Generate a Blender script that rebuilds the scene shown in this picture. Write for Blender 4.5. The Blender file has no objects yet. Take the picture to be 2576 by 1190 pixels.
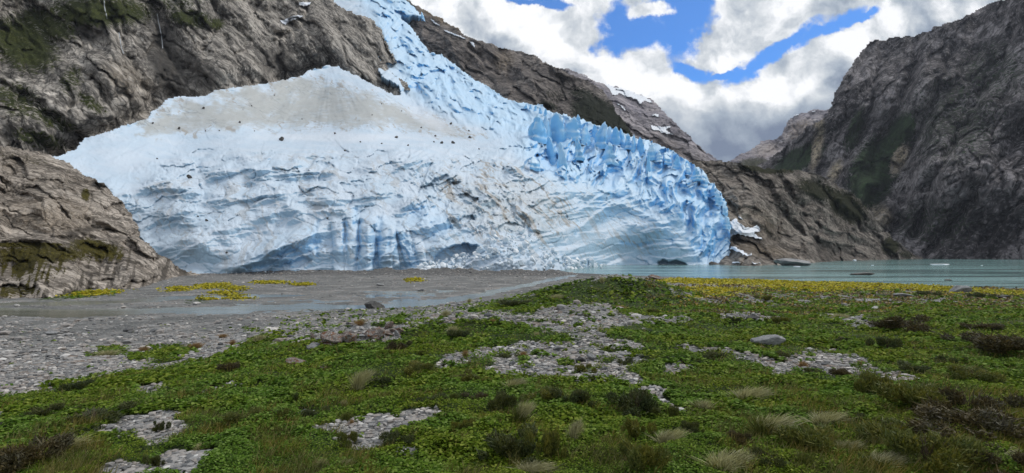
import bpy, bmesh, math, random
import numpy as np
from mathutils import Vector

# ------------------------------------------------------------------ camera, sky, sun, exposure
scene = bpy.context.scene
col = scene.collection
CAMH = 8.0            # eye height above the lake (z = 0)
F = 1288.0            # focal length in survey units (survey picture is 2576 x 1190)
CX, HZ = 1288.0, 637.0
cam_d = bpy.data.cameras.new("camera")
cam_d.sensor_width = 36.0
cam_d.lens = 18.0
cam_d.shift_y = (HZ - 595.0) / 2576.0
cam_d.clip_start = 0.1
cam_d.clip_end = 20000
cam = bpy.data.objects.new("camera", cam_d)
cam.location = (0, 0, CAMH)
cam.rotation_euler = (math.radians(90), 0, 0)
col.objects.link(cam)
scene.camera = cam

SUN_EL, SUN_AZ = 52.0, 62.0      # azimuth clockwise from +Y (view direction) towards +X
sun_d = bpy.data.lights.new("sun", 'SUN')
sun_d.energy = 1.5
sun_d.angle = math.radians(12)
sun_d.color = (1.0, 0.96, 0.9)
sun = bpy.data.objects.new("sun", sun_d)
d = Vector((math.sin(math.radians(SUN_AZ)) * math.cos(math.radians(SUN_EL)),
            math.cos(math.radians(SUN_AZ)) * math.cos(math.radians(SUN_EL)),
            math.sin(math.radians(SUN_EL))))
sun.rotation_euler = d.to_track_quat('Z', 'Y').to_euler()
sun.location = (0, 0, 500)
col.objects.link(sun)

scene.view_settings.view_transform = 'Standard'
scene.view_settings.look = 'None'
scene.view_settings.exposure = 0.16
scene.view_settings.gamma = 1.0
try:
    scene.cycles.max_bounces = 6
    scene.cycles.diffuse_bounces = 3
    scene.cycles.transparent_max_bounces = 6
    scene.cycles.volume_bounces = 0
except Exception:
    pass


class NT:
    """small helper around a node tree"""
    def __init__(s, tree):
        s.t = tree
        s.n = tree.nodes
        s.l = tree.links

    def node(s, typ, **kw):
        n = s.n.new(typ)
        for k, v in kw.items():
            setattr(n, k, v)
        return n

    def put(s, sock, val):
        if hasattr(val, 'is_output') or hasattr(val, 'links'):
            s.l.new(val, sock)
        else:
            sock.default_value = val

    def math(s, op, a, b=None, c=None, clamp=False):
        n = s.node('ShaderNodeMath', operation=op)
        n.use_clamp = clamp
        s.put(n.inputs[0], a)
        if b is not None:
            s.put(n.inputs[1], b)
        if c is not None:
            s.put(n.inputs[2], c)
        return n.outputs[0]

    def vmath(s, op, a, b=None, scale=None):
        n = s.node('ShaderNodeVectorMath', operation=op)
        s.put(n.inputs[0], a)
        if b is not None:
            s.put(n.inputs[1], b)
        if scale is not None:
            s.put(n.inputs['Scale'], scale)
        return n.outputs['Value'] if op in ('LENGTH', 'DOT_PRODUCT', 'DISTANCE') else n.outputs[0]

    def ramp(s, v, a, b, lo=0.0, hi=1.0, smooth=True):
        n = s.node('ShaderNodeMapRange')
        n.interpolation_type = 'SMOOTHSTEP' if smooth else 'LINEAR'
        s.put(n.inputs[0], v)
        n.inputs[1].default_value = a
        n.inputs[2].default_value = b
        n.inputs[3].default_value = lo
        n.inputs[4].default_value = hi
        return n.outputs[0]

    def mix(s, f, a, b, blend='MIX'):
        n = s.node('ShaderNodeMix', data_type='RGBA')
        n.blend_type = blend
        s.put(n.inputs[0], f)
        for i, v in ((6, a), (7, b)):
            if isinstance(v, (tuple, list)) and len(v) == 3:
                v = (*v, 1.0)
            s.put(n.inputs[i], v)
        return n.outputs[2]

    def noise(s, vec, scale, detail=4, rough=0.55, dist=0.0, out=0, lac=2.0):
        n = s.node('ShaderNodeTexNoise')
        if vec is not None:
            s.put(n.inputs['Vector'], vec)
        n.inputs['Scale'].default_value = scale
        n.inputs['Detail'].default_value = detail
        n.inputs['Roughness'].default_value = rough
        n.inputs['Lacunarity'].default_value = lac
        n.inputs['Distortion'].default_value = dist
        return n.outputs[out]

    def voro(s, vec, scale, feature='F1', out='Distance', rnd=1.0):
        n = s.node('ShaderNodeTexVoronoi', feature=feature)
        s.put(n.inputs['Vector'], vec)
        n.inputs['Scale'].default_value = scale
        n.inputs['Randomness'].default_value = rnd
        return n.outputs[out]

    def mapping(s, vec, loc=(0, 0, 0), rot=(0, 0, 0), sc=(1, 1, 1), typ='POINT'):
        n = s.node('ShaderNodeMapping', vector_type=typ)
        s.put(n.inputs[0], vec)
        n.inputs[1].default_value = loc
        n.inputs[2].default_value = rot
        n.inputs[3].default_value = sc
        return n.outputs[0]


def aniso(w, vec, rot_, sc):
    """turn first, then stretch"""
    return w.mapping(w.mapping(vec, rot=rot_), sc=sc)


def blob_field(w, vec, blobs):
    """max over ellipses of (1 - normalised distance); ellipses are (dx, dy, rx, ry, degrees)"""
    acc = None
    for (bx, by, rx, ry, ang) in blobs:
        m = w.mapping(vec, ((bx - CX) / F, (HZ - by) / F, 0), (0, 0, math.radians(ang)), (rx / F, ry / F, 1), 'TEXTURE')
        f = w.math('SUBTRACT', 1.0, w.vmath('LENGTH', m))
        acc = f if acc is None else w.math('SMOOTH_MAX', acc, f, 0.25)
    return acc


def build_world():
    world = bpy.data.worlds.new("World")
    scene.world = world
    world.use_nodes = True
    w = NT(world.node_tree)
    w.n.clear()
    out = w.node('ShaderNodeOutputWorld')
    bg_sky = w.node('ShaderNodeBackground')
    sky = w.node('ShaderNodeTexSky', sky_type='NISHITA')
    sky.sun_disc = False
    sky.sun_elevation = math.radians(SUN_EL)
    sky.sun_rotation = math.radians(SUN_AZ)
    sky.altitude = 200
    sky.air_density = 0.9
    sky.dust_density = 0.2
    sky.ozone_density = 3.0
    tint = w.mix(1.0, sky.outputs[0], (0.40, 0.86, 1.34), 'MULTIPLY')
    w.put(bg_sky.inputs[0], tint)
    bg_sky.inputs[1].default_value = 0.108

    tc = w.node('ShaderNodeTexCoord').outputs['Generated']
    sep = w.node('ShaderNodeSeparateXYZ')
    w.put(sep.inputs[0], tc)
    x, y, z = sep.outputs
    ys = w.math('MAXIMUM', y, 0.12)
    comb = w.node('ShaderNodeCombineXYZ')
    w.put(comb.inputs[0], w.math('DIVIDE', x, ys))
    w.put(comb.inputs[1], w.math('DIVIDE', z, ys))
    p = comb.outputs[0]
    # turbulence
    wn = w.noise(p, 4.0, 6, 0.6, out=1)
    wv = w.vmath('SCALE', w.vmath('SUBTRACT', wn, (0.5, 0.5, 0.5)), scale=0.10)
    pw = w.vmath('ADD', p, wv)
    wn2 = w.noise(p, 16.0, 6, 0.65, out=1)
    wv2 = w.vmath('SCALE', w.vmath('SUBTRACT', wn2, (0.5, 0.5, 0.5)), scale=0.035)
    pw2 = w.vmath('ADD', pw, wv2)
    # openings of blue sky between the clouds
    blue = blob_field(w, pw2, [
        (1625, 85, 120, 62, -20), (1690, 70, 75, 105, 10), (1590, 110, 90, 35, -8), (1720, 10, 70, 60, 0), (1560, 60, 40, 60, 0),
        (1720, 185, 60, 22, -20),
        (1960, 130, 160, 24, 30), (2080, 80, 110, 22, 30), (1850, 180, 80, 12, 15), (2165, 45, 40, 12, 25),
        (1330, 4, 90, 14, -5)])
    nfine = w.noise(p, 9.0, 9, 0.62)
    cov = w.math('ADD', blue, w.math('MULTIPLY', w.math('SUBTRACT', nfine, 0.5), 2.5))
    wisp = blob_field(w, pw2, [(1650, 18, 75, 26, 12), (1795, 130, 40, 60, 20)])
    cov = w.math('SUBTRACT', cov, w.math('MULTIPLY', w.math('MAXIMUM', wisp, 0.0), 1.1))
    open_ = w.ramp(cov, -0.16, 0.36)
    front = w.ramp(y, 0.12, 0.25)
    open_ = w.math('MULTIPLY', open_, front)
    # behind and above: broken cloud
    nb = w.noise(tc, 2.2, 6, 0.6)
    gap = w.math('MULTIPLY', w.ramp(nb, 0.60, 0.70), w.math('SUBTRACT', 1.0, front))
    open_ = w.math('MAXIMUM', open_, gap)

    # cloud brightness
    grey = w.ramp(blob_field(w, pw, [(1880, 440, 620, 230, 0), (2000, 340, 320, 110, 20)]), 0.0, 0.7)
    grey2 = w.ramp(blob_field(w, pw, [(2120, 20, 260, 50, 18), (2400, 40, 330, 120, 20), (2300, 190, 190, 120, 30), (1250, 95, 190, 30, -22)]), 0.0, 0.8)
    white = blob_field(w, pw, [
        (1450, 110, 330, 60, -22), (1640, 215, 240, 45, -20), (1900, 225, 230, 32, 14), (2080, 150, 170, 45, 35),
        (1880, 110, 130, 55, 28), (1250, 30, 220, 60, -20), (2060, 200, 130, 30, 38)])
    white = w.ramp(white, 0.0, 0.8)
    sh_a = w.noise(pw, 7.0, 8, 0.58)
    p_off = w.vmath('ADD', pw, (0.022, 0.03, 0.0))
    sh_b = w.noise(p_off, 7.0, 8, 0.58)
    relief_ = w.math('MULTIPLY', w.math('SUBTRACT', sh_a, sh_b), 4.4)
    streak = w.noise(aniso(w, pw, (0, 0, math.radians(-20)), (1.6, 5.0, 1.0)), 2.6, 6, 0.6)
    br = w.math('ADD', 0.80, w.math('MULTIPLY', white, 0.22))
    br = w.math('SUBTRACT', br, w.math('MULTIPLY', grey, w.math('SUBTRACT', 0.56, w.math('MULTIPLY', white, 0.45))))
    br = w.math('SUBTRACT', br, w.math('MULTIPLY', grey2, 0.20))
    br = w.math('ADD', br, w.math('MULTIPLY', relief_, w.math('SUBTRACT', 0.55, w.math('MULTIPLY', grey, 0.35))))
    br = w.math('ADD', br, w.math('MULTIPLY', w.math('SUBTRACT', streak, 0.5), 0.40))
    nb2 = w.noise(tc, 1.6, 5, 0.55)
    back = w.ramp(nb2, 0.3, 0.7, 0.50, 0.88)
    br = w.math('ADD', w.math('MULTIPLY', br, front), w.math('MULTIPLY', back, w.math('SUBTRACT', 1.0, front)))
    br = w.math('MAXIMUM', w.math('MINIMUM', br, 1.1), 0.18)
    cr = w.node('ShaderNodeValToRGB')
    w.put(cr.inputs[0], br)
    cr.color_ramp.elements[0].position = 0.15
    cr.color_ramp.elements[0].color = (0.16, 0.205, 0.30, 1)
    cr.color_ramp.elements[1].position = 1.0
    cr.color_ramp.elements[1].color = (0.97, 0.98, 1.0, 1)
    e = cr.color_ramp.elements.new(0.45)
    e.color = (0.36, 0.42, 0.50, 1)
    e = cr.color_ramp.elements.new(0.72)
    e.color = (0.62, 0.66, 0.70, 1)
    bg_c = w.node('ShaderNodeBackground')
    w.put(bg_c.inputs[0], cr.outputs[0])
    bg_c.inputs[1].default_value = 1.0
    mx = w.node('ShaderNodeMixShader')
    w.put(mx.inputs[0], open_)
    w.put(mx.inputs[1], bg_c.outputs[0])
    w.put(mx.inputs[2], bg_sky.outputs[0])
    w.put(out.inputs[0], mx.outputs[0])


build_world()

# ------------------------------------------------------------------ numeric helpers
rng = np.random.default_rng(7)
random.seed(7)


def _hash(ix, iy, seed):
    h = (ix.astype(np.int64) * 374761393 + iy.astype(np.int64) * 668265263 + seed * 2147483647 + seed * 974634777) & 0xFFFFFFFF
    h = ((h ^ (h >> 13)) * 1274126177) & 0xFFFFFFFF
    h = ((h ^ (h >> 16)) * 2246822519) & 0xFFFFFFFF
    return (h ^ (h >> 15)) & 0xFFFFFFFF


def perlin(x, y, seed=0):
    x = np.asarray(x, float); y = np.asarray(y, float)
    x0 = np.floor(x); y0 = np.floor(y)
    fx = x - x0; fy = y - y0
    u = fx * fx * fx * (fx * (fx * 6 - 15) + 10)
    v = fy * fy * fy * (fy * (fy * 6 - 15) + 10)

    def g(ox, oy):
        a = _hash(x0 + ox, y0 + oy, seed) * (2 * math.pi / 4294967296.0)
        return np.cos(a) * (fx - ox) + np.sin(a) * (fy - oy)
    n00 = g(0, 0); n10 = g(1, 0); n01 = g(0, 1); n11 = g(1, 1)
    return 1.5 * ((n00 * (1 - u) + n10 * u) * (1 - v) + (n01 * (1 - u) + n11 * u) * v)


def fbm(x, y, octv=4, seed=0, gain=0.5, lac=2.03):
    s = 0; a = 1.0; f = 1.0
    for i in range(octv):
        s = s + a * perlin(x * f + 17.3 * i, y * f - 9.1 * i, seed + i)
        a *= gain; f *= lac
    return s


def ridged(x, y, octv=4, seed=0, gain=0.5, lac=2.03):
    s = 0; a = 1.0; f = 1.0
    for i in range(octv):
        n = 1 - np.abs(perlin(x * f + 5.7 * i, y * f + 3.3 * i, seed + i)) * 1.6
        s = s + a * (n - 0.5)
        a *= gain; f *= lac
    return s


def worley(x, y, seed=0):
    """F1, F2 and a random number per nearest cell"""
    x = np.asarray(x, float); y = np.asarray(y, float)
    x0 = np.floor(x); y0 = np.floor(y)
    f1 = np.full(x.shape, 9.0); f2 = np.full(x.shape, 9.0); cid = np.zeros(x.shape)
    for ox in (-1, 0, 1):
        for oy in (-1, 0, 1):
            h1 = _hash(x0 + ox, y0 + oy, seed); h2 = _hash(x0 + ox, y0 + oy, seed + 101)
            px = x0 + ox + h1 / 4294967296.0; py = y0 + oy + h2 / 4294967296.0
            dd = np.hypot(px - x, py - y)
            new = dd < f1
            f2 = np.where(new, f1, np.minimum(f2, dd))
            cid = np.where(new, (h1 ^ h2) % 1000 / 1000.0, cid)
            f1 = np.where(new, dd, f1)
    return f1, f2, cid


def facets(x, y, seed=0, step=1.0, tilt=1.0):
    """irregular cells, each a flat facet with its own height and tilt; also the distance to the nearest joint"""
    x = np.asarray(x, float); y = np.asarray(y, float)
    x0 = np.floor(x); y0 = np.floor(y)
    f1 = np.full(x.shape, 9.0); f2 = np.full(x.shape, 9.0); hgt = np.zeros(x.shape)
    for ox in (-1, 0, 1):
        for oy in (-1, 0, 1):
            h1 = _hash(x0 + ox, y0 + oy, seed); h2 = _hash(x0 + ox, y0 + oy, seed + 101)
            vx = x - (x0 + ox + h1 / 4294967296.0); vy = y - (y0 + oy + h2 / 4294967296.0)
            dd = np.hypot(vx, vy)
            hh = step * (((h1 ^ h2) % 997) / 997.0 - .5) + tilt * (vx * (((h1 >> 3) % 991) / 991.0 - .5) * 2 + vy * (((h2 >> 3) % 983) / 983.0 - .5) * 2)
            new = dd < f1
            f2 = np.where(new, f1, np.minimum(f2, dd))
            hgt = np.where(new, hh, hgt)
            f1 = np.where(new, dd, f1)
    return hgt, f2 - f1


def sstep(a, b, x):
    t = np.clip((x - a) / (b - a), 0, 1)
    return t * t * (3 - 2 * t)


def rot(x, y, deg):
    c, s = math.cos(math.radians(deg)), math.sin(math.radians(deg))
    return x * c + y * s, -x * s + y * c


class TPS:
    """thin plate spline through scattered (x, y, value)"""
    def __init__(s, pts, sx=1.0, sy=1.0, smooth=1e-6):
        P = np.array(pts, float)
        s.sx, s.sy = sx, sy
        s.X = P[:, 0] * sx; s.Y = P[:, 1] * sy
        n = len(P)
        K = s.U(s.X[:, None] - s.X[None], s.Y[:, None] - s.Y[None]) + np.eye(n) * smooth
        A = np.zeros((n + 3, n + 3))
        A[:n, :n] = K; A[:n, n] = 1; A[:n, n + 1] = s.X; A[:n, n + 2] = s.Y
        A[n:, :n] = A[:n, n:].T
        s.w = np.linalg.solve(A, np.concatenate([P[:, 2], np.zeros(3)]))

    @staticmethod
    def U(dx, dy):
        r2 = dx * dx + dy * dy
        return r2 * np.log(r2 + 1e-12)

    def __call__(s, x, y):
        x = np.asarray(x, float) * s.sx; y = np.asarray(y, float) * s.sy
        r = s.w[-3] + s.w[-2] * x + s.w[-1] * y
        for i in range(len(s.X)):
            r = r + s.w[i] * s.U(x - s.X[i], y - s.Y[i])
        return r


class Gridded:
    """a smooth function tabulated once and read back bilinearly"""
    def __init__(s, fn, x0, x1, y0, y1, nx, ny):
        s.x0, s.y0 = x0, y0
        s.hx, s.hy = (x1 - x0) / (nx - 1), (y1 - y0) / (ny - 1)
        s.nx, s.ny = nx, ny
        X, Y = np.meshgrid(np.linspace(x0, x1, nx), np.linspace(y0, y1, ny))
        s.T = fn(X, Y)

    def __call__(s, x, y):
        u = np.clip((np.asarray(x, float) - s.x0) / s.hx, 0, s.nx - 1.001)
        v = np.clip((np.asarray(y, float) - s.y0) / s.hy, 0, s.ny - 1.001)
        i = u.astype(int); j = v.astype(int); fu = u - i; fv = v - j
        T = s.T
        return (T[j, i] * (1 - fu) + T[j, i + 1] * fu) * (1 - fv) + (T[j + 1, i] * (1 - fu) + T[j + 1, i + 1] * fu) * fv


def depth_field(pts):
    t = TPS([(a, b, math.log(c)) for a, b, c in pts], 1 / 1000., 1 / 1000., 1e-4)
    P = np.array(pts, float)
    x0, y0 = P.min(0)[:2] - 90; x1, y1 = P.max(0)[:2] + 90
    g = Gridded(t, x0, x1, y0, y1, int((x1 - x0) / 5), int((y1 - y0) / 5))
    return lambda x, y: np.exp(g(x, y))


def inside(poly, x, y):
    r = np.zeros(np.shape(x), bool)
    n = len(poly)
    for i in range(n):
        x1, y1 = poly[i]; x2, y2 = poly[(i + 1) % n]
        if y1 == y2:
            continue
        c = ((y1 > y) != (y2 > y)) & (x < (x2 - x1) * (y - y1) / (y2 - y1) + x1)
        r ^= c
    return r


def seg_dist(pts, x, y, closed=False):
    best = np.full(np.shape(x), 1e9)
    n = len(pts)
    for i in range(n if closed else n - 1):
        x1, y1 = pts[i]; x2, y2 = pts[(i + 1) % n]
        vx, vy = x2 - x1, y2 - y1
        t = np.clip(((x - x1) * vx + (y - y1) * vy) / (vx * vx + vy * vy + 1e-9), 0, 1)
        best = np.minimum(best, np.hypot(x - x1 - t * vx, y - y1 - t * vy))
    return best


def poly_soft(poly, x, y, soft):
    """1 inside, 0 outside, with a soft rim"""
    dist = seg_dist(poly, x, y, True)
    sd = np.where(inside(poly, x, y), dist, -dist)
    return sstep(-soft, soft, sd)


def blob(x, y, cx, cy, rx, ry, ang=0, inner=0.4):
    a, b = rot(x - cx, y - cy, ang)
    return 1 - sstep(inner, 1.0, np.hypot(a / rx, b / ry))


def P3(dx, dy, D):
    return np.stack([(dx - CX) / F * D, D * np.ones_like(dx), CAMH - (dy - HZ) / F * D], -1)


# ------------------------------------------------------------------ mesh helpers
def new_mesh(name, verts, faces, smooth=True):
    """faces: int array (n, k)"""
    me = bpy.data.meshes.new(name)
    verts = np.asarray(verts, np.float32)
    faces = np.asarray(faces, np.int32)
    n, k = faces.shape
    me.vertices.add(len(verts))
    me.vertices.foreach_set('co', verts.ravel())
    me.loops.add(n * k)
    me.loops.foreach_set('vertex_index', faces.ravel())
    me.polygons.add(n)
    me.polygons.foreach_set('loop_start', np.arange(0, n * k, k, dtype=np.int32))
    me.polygons.foreach_set('loop_total', np.full(n, k, np.int32))
    me.polygons.foreach_set('use_smooth', np.full(n, smooth, bool))
    me.update(calc_edges=True)
    return me


def add_masks(me, rgba):
    at = me.attributes.new('mask', 'FLOAT_COLOR', 'POINT')
    at.data.foreach_set('color', np.asarray(rgba, np.float32).ravel())


def link(name, me, mat=None, parent=None, label=None, cat=None, group=None, kind=None):
    o = bpy.data.objects.new(name, me)
    col.objects.link(o)
    if mat is not None and me is not None and not me.materials:
        me.materials.append(mat)
    if parent is not None:
        o.parent = parent
    if label: o['label'] = label
    if cat: o['category'] = cat
    if group: o['group'] = group
    if kind: o['kind'] = kind
    return o


def relief(name, poly, surf, step, edge=3.0, seed=1, masks=None, skirt=0.12, edge_scale=22.0, drop=0.0, zones=None):
    """a massif surveyed in directions: every vertex has its own real distance; the rim is carried back to give it a body"""
    P = np.array(poly, float)
    x0, y0 = P.min(0) - 8; x1, y1 = P.max(0) + 8
    xs = np.arange(x0, x1, step); ys = np.arange(y0, y1, step)
    X, Y = np.meshgrid(xs, ys)
    ex = edge * fbm(X / edge_scale, Y / edge_scale, 4, seed + 50, 0.6)
    ey = edge * fbm(X / edge_scale + 40, Y / edge_scale + 11, 4, seed + 60, 0.6)
    ins = inside(poly, X + ex, Y + ey)
    cell = ins[:-1, :-1] & ins[1:, :-1] & ins[:-1, 1:] & ins[1:, 1:]
    h, wd = X.shape
    idx = np.arange(h * wd).reshape(h, wd)
    q = np.stack([idx[:-1, :-1][cell], idx[1:, :-1][cell], idx[1:, 1:][cell], idx[:-1, 1:][cell]], -1)
    used = np.unique(q)
    remap = np.full(h * wd, -1); remap[used] = np.arange(len(used))
    q = remap[q]
    fx = X.ravel()[used]; fy = Y.ravel()[used]
    V = surf(fx, fy)
    # rim
    e = np.concatenate([q[:, [0, 1]], q[:, [1, 2]], q[:, [2, 3]], q[:, [3, 0]]])
    key = np.sort(e, 1); key = key[:, 0] * len(used) + key[:, 1]
    u, inv, cnt = np.unique(key, return_inverse=True, return_counts=True)
    be = e[cnt[inv] == 1]
    rows = [V]; faces = [q]
    src = [np.arange(len(V))]
    if skirt > 0:
        bv = np.unique(be)
        rm = np.full(len(V), -1); rm[bv] = np.arange(len(bv))
        prev = V[bv]; cam0 = np.array([0, 0, CAMH]); base_ids = bv; cur = be
        for k, s in enumerate((skirt * 0.25, skirt)):
            nv = V[bv] + (V[bv] - cam0) * s
            nv[:, 2] -= drop * s * V[bv][:, 1]
            start = sum(len(r) for r in rows)
            rows.append(nv); src.append(bv)
            nb = start + rm[be]
            faces.append(np.stack([cur[:, 1], cur[:, 0], nb[:, 0], nb[:, 1]], -1))
            cur = nb
    V2 = np.concatenate(rows); Q = np.concatenate(faces); S = np.concatenate(src)
    if zones is not None:
        m = masks(fx, fy, V)
        rgba = np.zeros((len(V), 4)); rgba[:, 3] = 1
        for i, a in enumerate(m):
            rgba[:, i] = a
        zid = zones(fx[S[Q]].mean(1), fy[S[Q]].mean(1))
        res = []
        for zk in range(int(zid.max()) + 1):
            qq = Q[zid == zk]
            if not len(qq):
                res.append(None); continue
            uu = np.unique(qq); rm2 = np.full(len(V2), -1); rm2[uu] = np.arange(len(uu))
            mz = new_mesh(name, V2[uu], rm2[qq]); add_masks(mz, rgba[S[uu]])
            res.append(mz)
        return res
    me = new_mesh(name, V2, Q)
    if masks is not None:
        m = masks(fx, fy, V)
        rgba = np.zeros((len(V), 4)); rgba[:, 3] = 1
        for i, a in enumerate(m):
            rgba[:, i] = a
        add_masks(me, rgba[S])
    return me


def principled(name, rough=0.8, spec=0.3):
    m = bpy.data.materials.new(name)
    m.use_nodes = True
    w = NT(m.node_tree)
    b = w.n['Principled BSDF']
    b.inputs['Roughness'].default_value = rough
    b.inputs['Specular IOR Level'].default_value = spec
    return m, w, b


def bump(w, b, height, strength, dist):
    n = w.node('ShaderNodeBump')
    n.inputs['Strength'].default_value = strength
    n.inputs['Distance'].default_value = dist
    w.put(n.inputs['Height'], height)
    w.put(b.inputs['Normal'], n.outputs[0])


def mask_nodes(w):
    a = w.node('ShaderNodeAttribute', attribute_name='mask')
    s = w.node('ShaderNodeSeparateColor')
    w.put(s.inputs[0], a.outputs['Color'])
    return s.outputs[0], s.outputs[1], s.outputs[2]


# ------------------------------------------------------------------ materials
def rock_material(name, dark, mid, pale, veg1, veg2, scale, veg_bias=0.0, warm=(0.30, 0.22, 0.13), bumpd=1.0, strata=-15):
    """mask: r = vegetation, g = pale scar, b = darker rock"""
    m, w, b = principled(name, 0.9, 0.1)
    vg, sc, dk = mask_nodes(w)
    pos = w.node('ShaderNodeNewGeometry').outputs['Position']
    ps = w.mapping(pos, sc=(scale,) * 3)
    st = aniso(w, ps, (0, math.radians(strata), 0), (0.45, 1.0, 2.6))
    n0 = w.noise(ps, 0.45, 5, 0.6)
    n1 = w.noise(ps, 1.5, 7, 0.65)
    n2 = w.noise(ps, 6.0, 6, 0.65)
    n3 = w.noise(st, 2.0, 6, 0.62)
    c = w.mix(w.ramp(n1, 0.42, 0.56), dark, mid)
    c = w.mix(w.math('MULTIPLY', w.ramp(n0, 0.45, 0.58), 0.7), c, pale)
    c = w.mix(w.math('MULTIPLY', w.ramp(w.noise(w.mapping(ps, (3, 8, 1)), 0.7, 6, 0.65), 0.50, 0.62), 0.75), c, tuple(v * 0.5 for v in dark))
    c = w.mix(w.math('MULTIPLY', w.ramp(n2, 0.50, 0.62), 0.6), c, pale)
    c = w.mix(w.math('MULTIPLY', w.ramp(n3, 0.45, 0.36), 0.8), c, tuple(v * 0.35 for v in dark))
    sv = w.vmath('ADD', st, w.vmath('SCALE', w.noise(ps, 3.0, 4, 0.6, out=1), scale=0.22))
    slab = w.node('ShaderNodeSeparateColor')
    w.put(slab.inputs[0], w.voro(sv, 1.7, 'F1', 'Color'))
    slab2 = w.node('ShaderNodeSeparateColor')
    w.put(slab2.inputs[0], w.voro(sv, 4.6, 'F1', 'Color'))
    slab_h = w.math('ADD', slab.outputs[0], w.math('MULTIPLY', slab2.outputs[0], 0.5))
    tone = w.math('ADD', 0.62, w.math('ADD', w.math('MULTIPLY', slab.outputs[1], 0.42), w.math('MULTIPLY', slab2.outputs[1], 0.42)))
    tc_ = w.node('ShaderNodeCombineColor')
    for k_ in range(3):
        w.put(tc_.inputs[k_], tone)
    c = w.mix(1.0, c, tc_.outputs[0], 'MULTIPLY')
    jn = w.ramp(w.voro(sv, 1.7, 'DISTANCE_TO_EDGE'), 0.0, 0.07, 1.0, 0.0)
    c = w.mix(w.math('MULTIPLY', jn, 0.7), c, tuple(v * 0.3 for v in dark))
    c = w.mix(w.math('MULTIPLY', sc, w.ramp(n2, 0.30, 0.6)), c, warm)
    c = w.mix(w.math('MULTIPLY', dk, w.ramp(n1, 0.3, 0.6, 0.5, 1.0)), c, tuple(v * 0.4 for v in dark))
    crack = w.voro(w.vmath('ADD', ps, w.vmath('SCALE', w.noise(ps, 2.5, 4, 0.6, out=1), scale=0.5)), 2.3, 'DISTANCE_TO_EDGE')
    ck = w.ramp(crack, 0.0, 0.06, 1.0, 0.0)
    c = w.mix(w.math('MULTIPLY', ck, 0.45), c, tuple(v * 0.35 for v in dark))
    nv = w.noise(ps, 7.0, 6, 0.7)
    vm = w.ramp(w.math('ADD', vg, w.math('MULTIPLY', w.math('SUBTRACT', nv, 0.5), 1.6)), 0.40 - veg_bias, 0.62 - veg_bias)
    vcol = w.mix(w.ramp(w.noise(ps, 3.0, 4, 0.6), 0.4, 0.62), veg1, veg2)
    vcol = w.mix(w.ramp(w.noise(ps, 22.0, 3, 0.6), 0.35, 0.7), tuple(v * 0.4 for v in veg1), vcol)
    c = w.mix(vm, c, vcol)
    w.put(b.inputs['Base Color'], c)
    hgt = w.math('ADD', w.math('MULTIPLY', n2, 0.6), w.math('ADD', w.math('MULTIPLY', n3, 0.5), w.math('MULTIPLY', slab_h, 1.1)))
    hgt = w.math('SUBTRACT', hgt, w.math('MULTIPLY', ck, 0.25))
    hgt = w.math('ADD', hgt, w.math('MULTIPLY', w.noise(ps, 14.0, 5, 0.65), w.math('ADD', 0.35, w.math('MULTIPLY', vm, 0.8))))
    bump(w, b, hgt, 0.6, bumpd * 0.5 / scale)
    return m


M = {}
M['rock_left'] = rock_material('rock_left', (0.165, 0.152, 0.138), (0.33, 0.303, 0.27), (0.53, 0.485, 0.43),
                               (0.06, 0.075, 0.022), (0.12, 0.135, 0.036), 0.06, bumpd=0.5, strata=-50)
M['rock_near'] = rock_material('rock_near', (0.17, 0.145, 0.12), (0.31, 0.268, 0.225), (0.50, 0.44, 0.38),
                               (0.09, 0.078, 0.02), (0.16, 0.135, 0.025), 0.16, bumpd=0.45)
M['rock_mid'] = rock_material('rock_mid', (0.10, 0.088, 0.084), (0.18, 0.158, 0.145), (0.28, 0.245, 0.22),
                              (0.018, 0.024, 0.012), (0.032, 0.04, 0.018), 0.035, veg_bias=0.06, bumpd=0.5, strata=-35)
M['rock_far'] = rock_material('rock_far', (0.24, 0.225, 0.26), (0.34, 0.31, 0.34), (0.42, 0.38, 0.38),  # pale purplish tint paints distance haze into the rock colour
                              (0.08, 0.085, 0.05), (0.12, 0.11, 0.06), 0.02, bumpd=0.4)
M['rock_right'] = rock_material('rock_right', (0.038, 0.035, 0.037), (0.085, 0.077, 0.08), (0.33, 0.305, 0.31),
                                (0.024, 0.045, 0.018), (0.06, 0.12, 0.04), 0.028, veg_bias=0.04, bumpd=0.5, warm=(0.50, 0.42, 0.30), strata=60)
M['rock_knoll'] = rock_material('rock_knoll', (0.11, 0.094, 0.08), (0.21, 0.18, 0.155), (0.34, 0.30, 0.26),
                                (0.03, 0.034, 0.012), (0.06, 0.06, 0.02), 0.05, bumpd=0.5)


def boulder_material(name, a, bcol, c3, scale, lichen=None, wet=False):
    m, w, b = principled(name, 0.35 if wet else 0.85, 0.4)
    tc = w.node('ShaderNodeTexCoord').outputs['Object']
    rnd = w.node('ShaderNodeObjectInfo').outputs['Random']
    off = w.vmath('ADD', tc, w.vmath('SCALE', (13.0, 7.0, 5.0), scale=rnd))
    n = w.noise(off, scale, 7, 0.65)
    c = w.mix(w.ramp(n, 0.35, 0.6), a, bcol)
    c = w.mix(w.ramp(w.noise(off, scale * 4, 5, 0.7), 0.55, 0.65), c, c3)
    if lichen:
        c = w.mix(w.ramp(w.noise(off, scale * 1.6, 5, 0.6), 0.52, 0.6), c, lichen)
    w.put(b.inputs['Base Color'], c)
    bump(w, b, w.noise(off, scale * 3, 8, 0.7), 0.7, 0.25 / scale)
    return m


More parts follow.
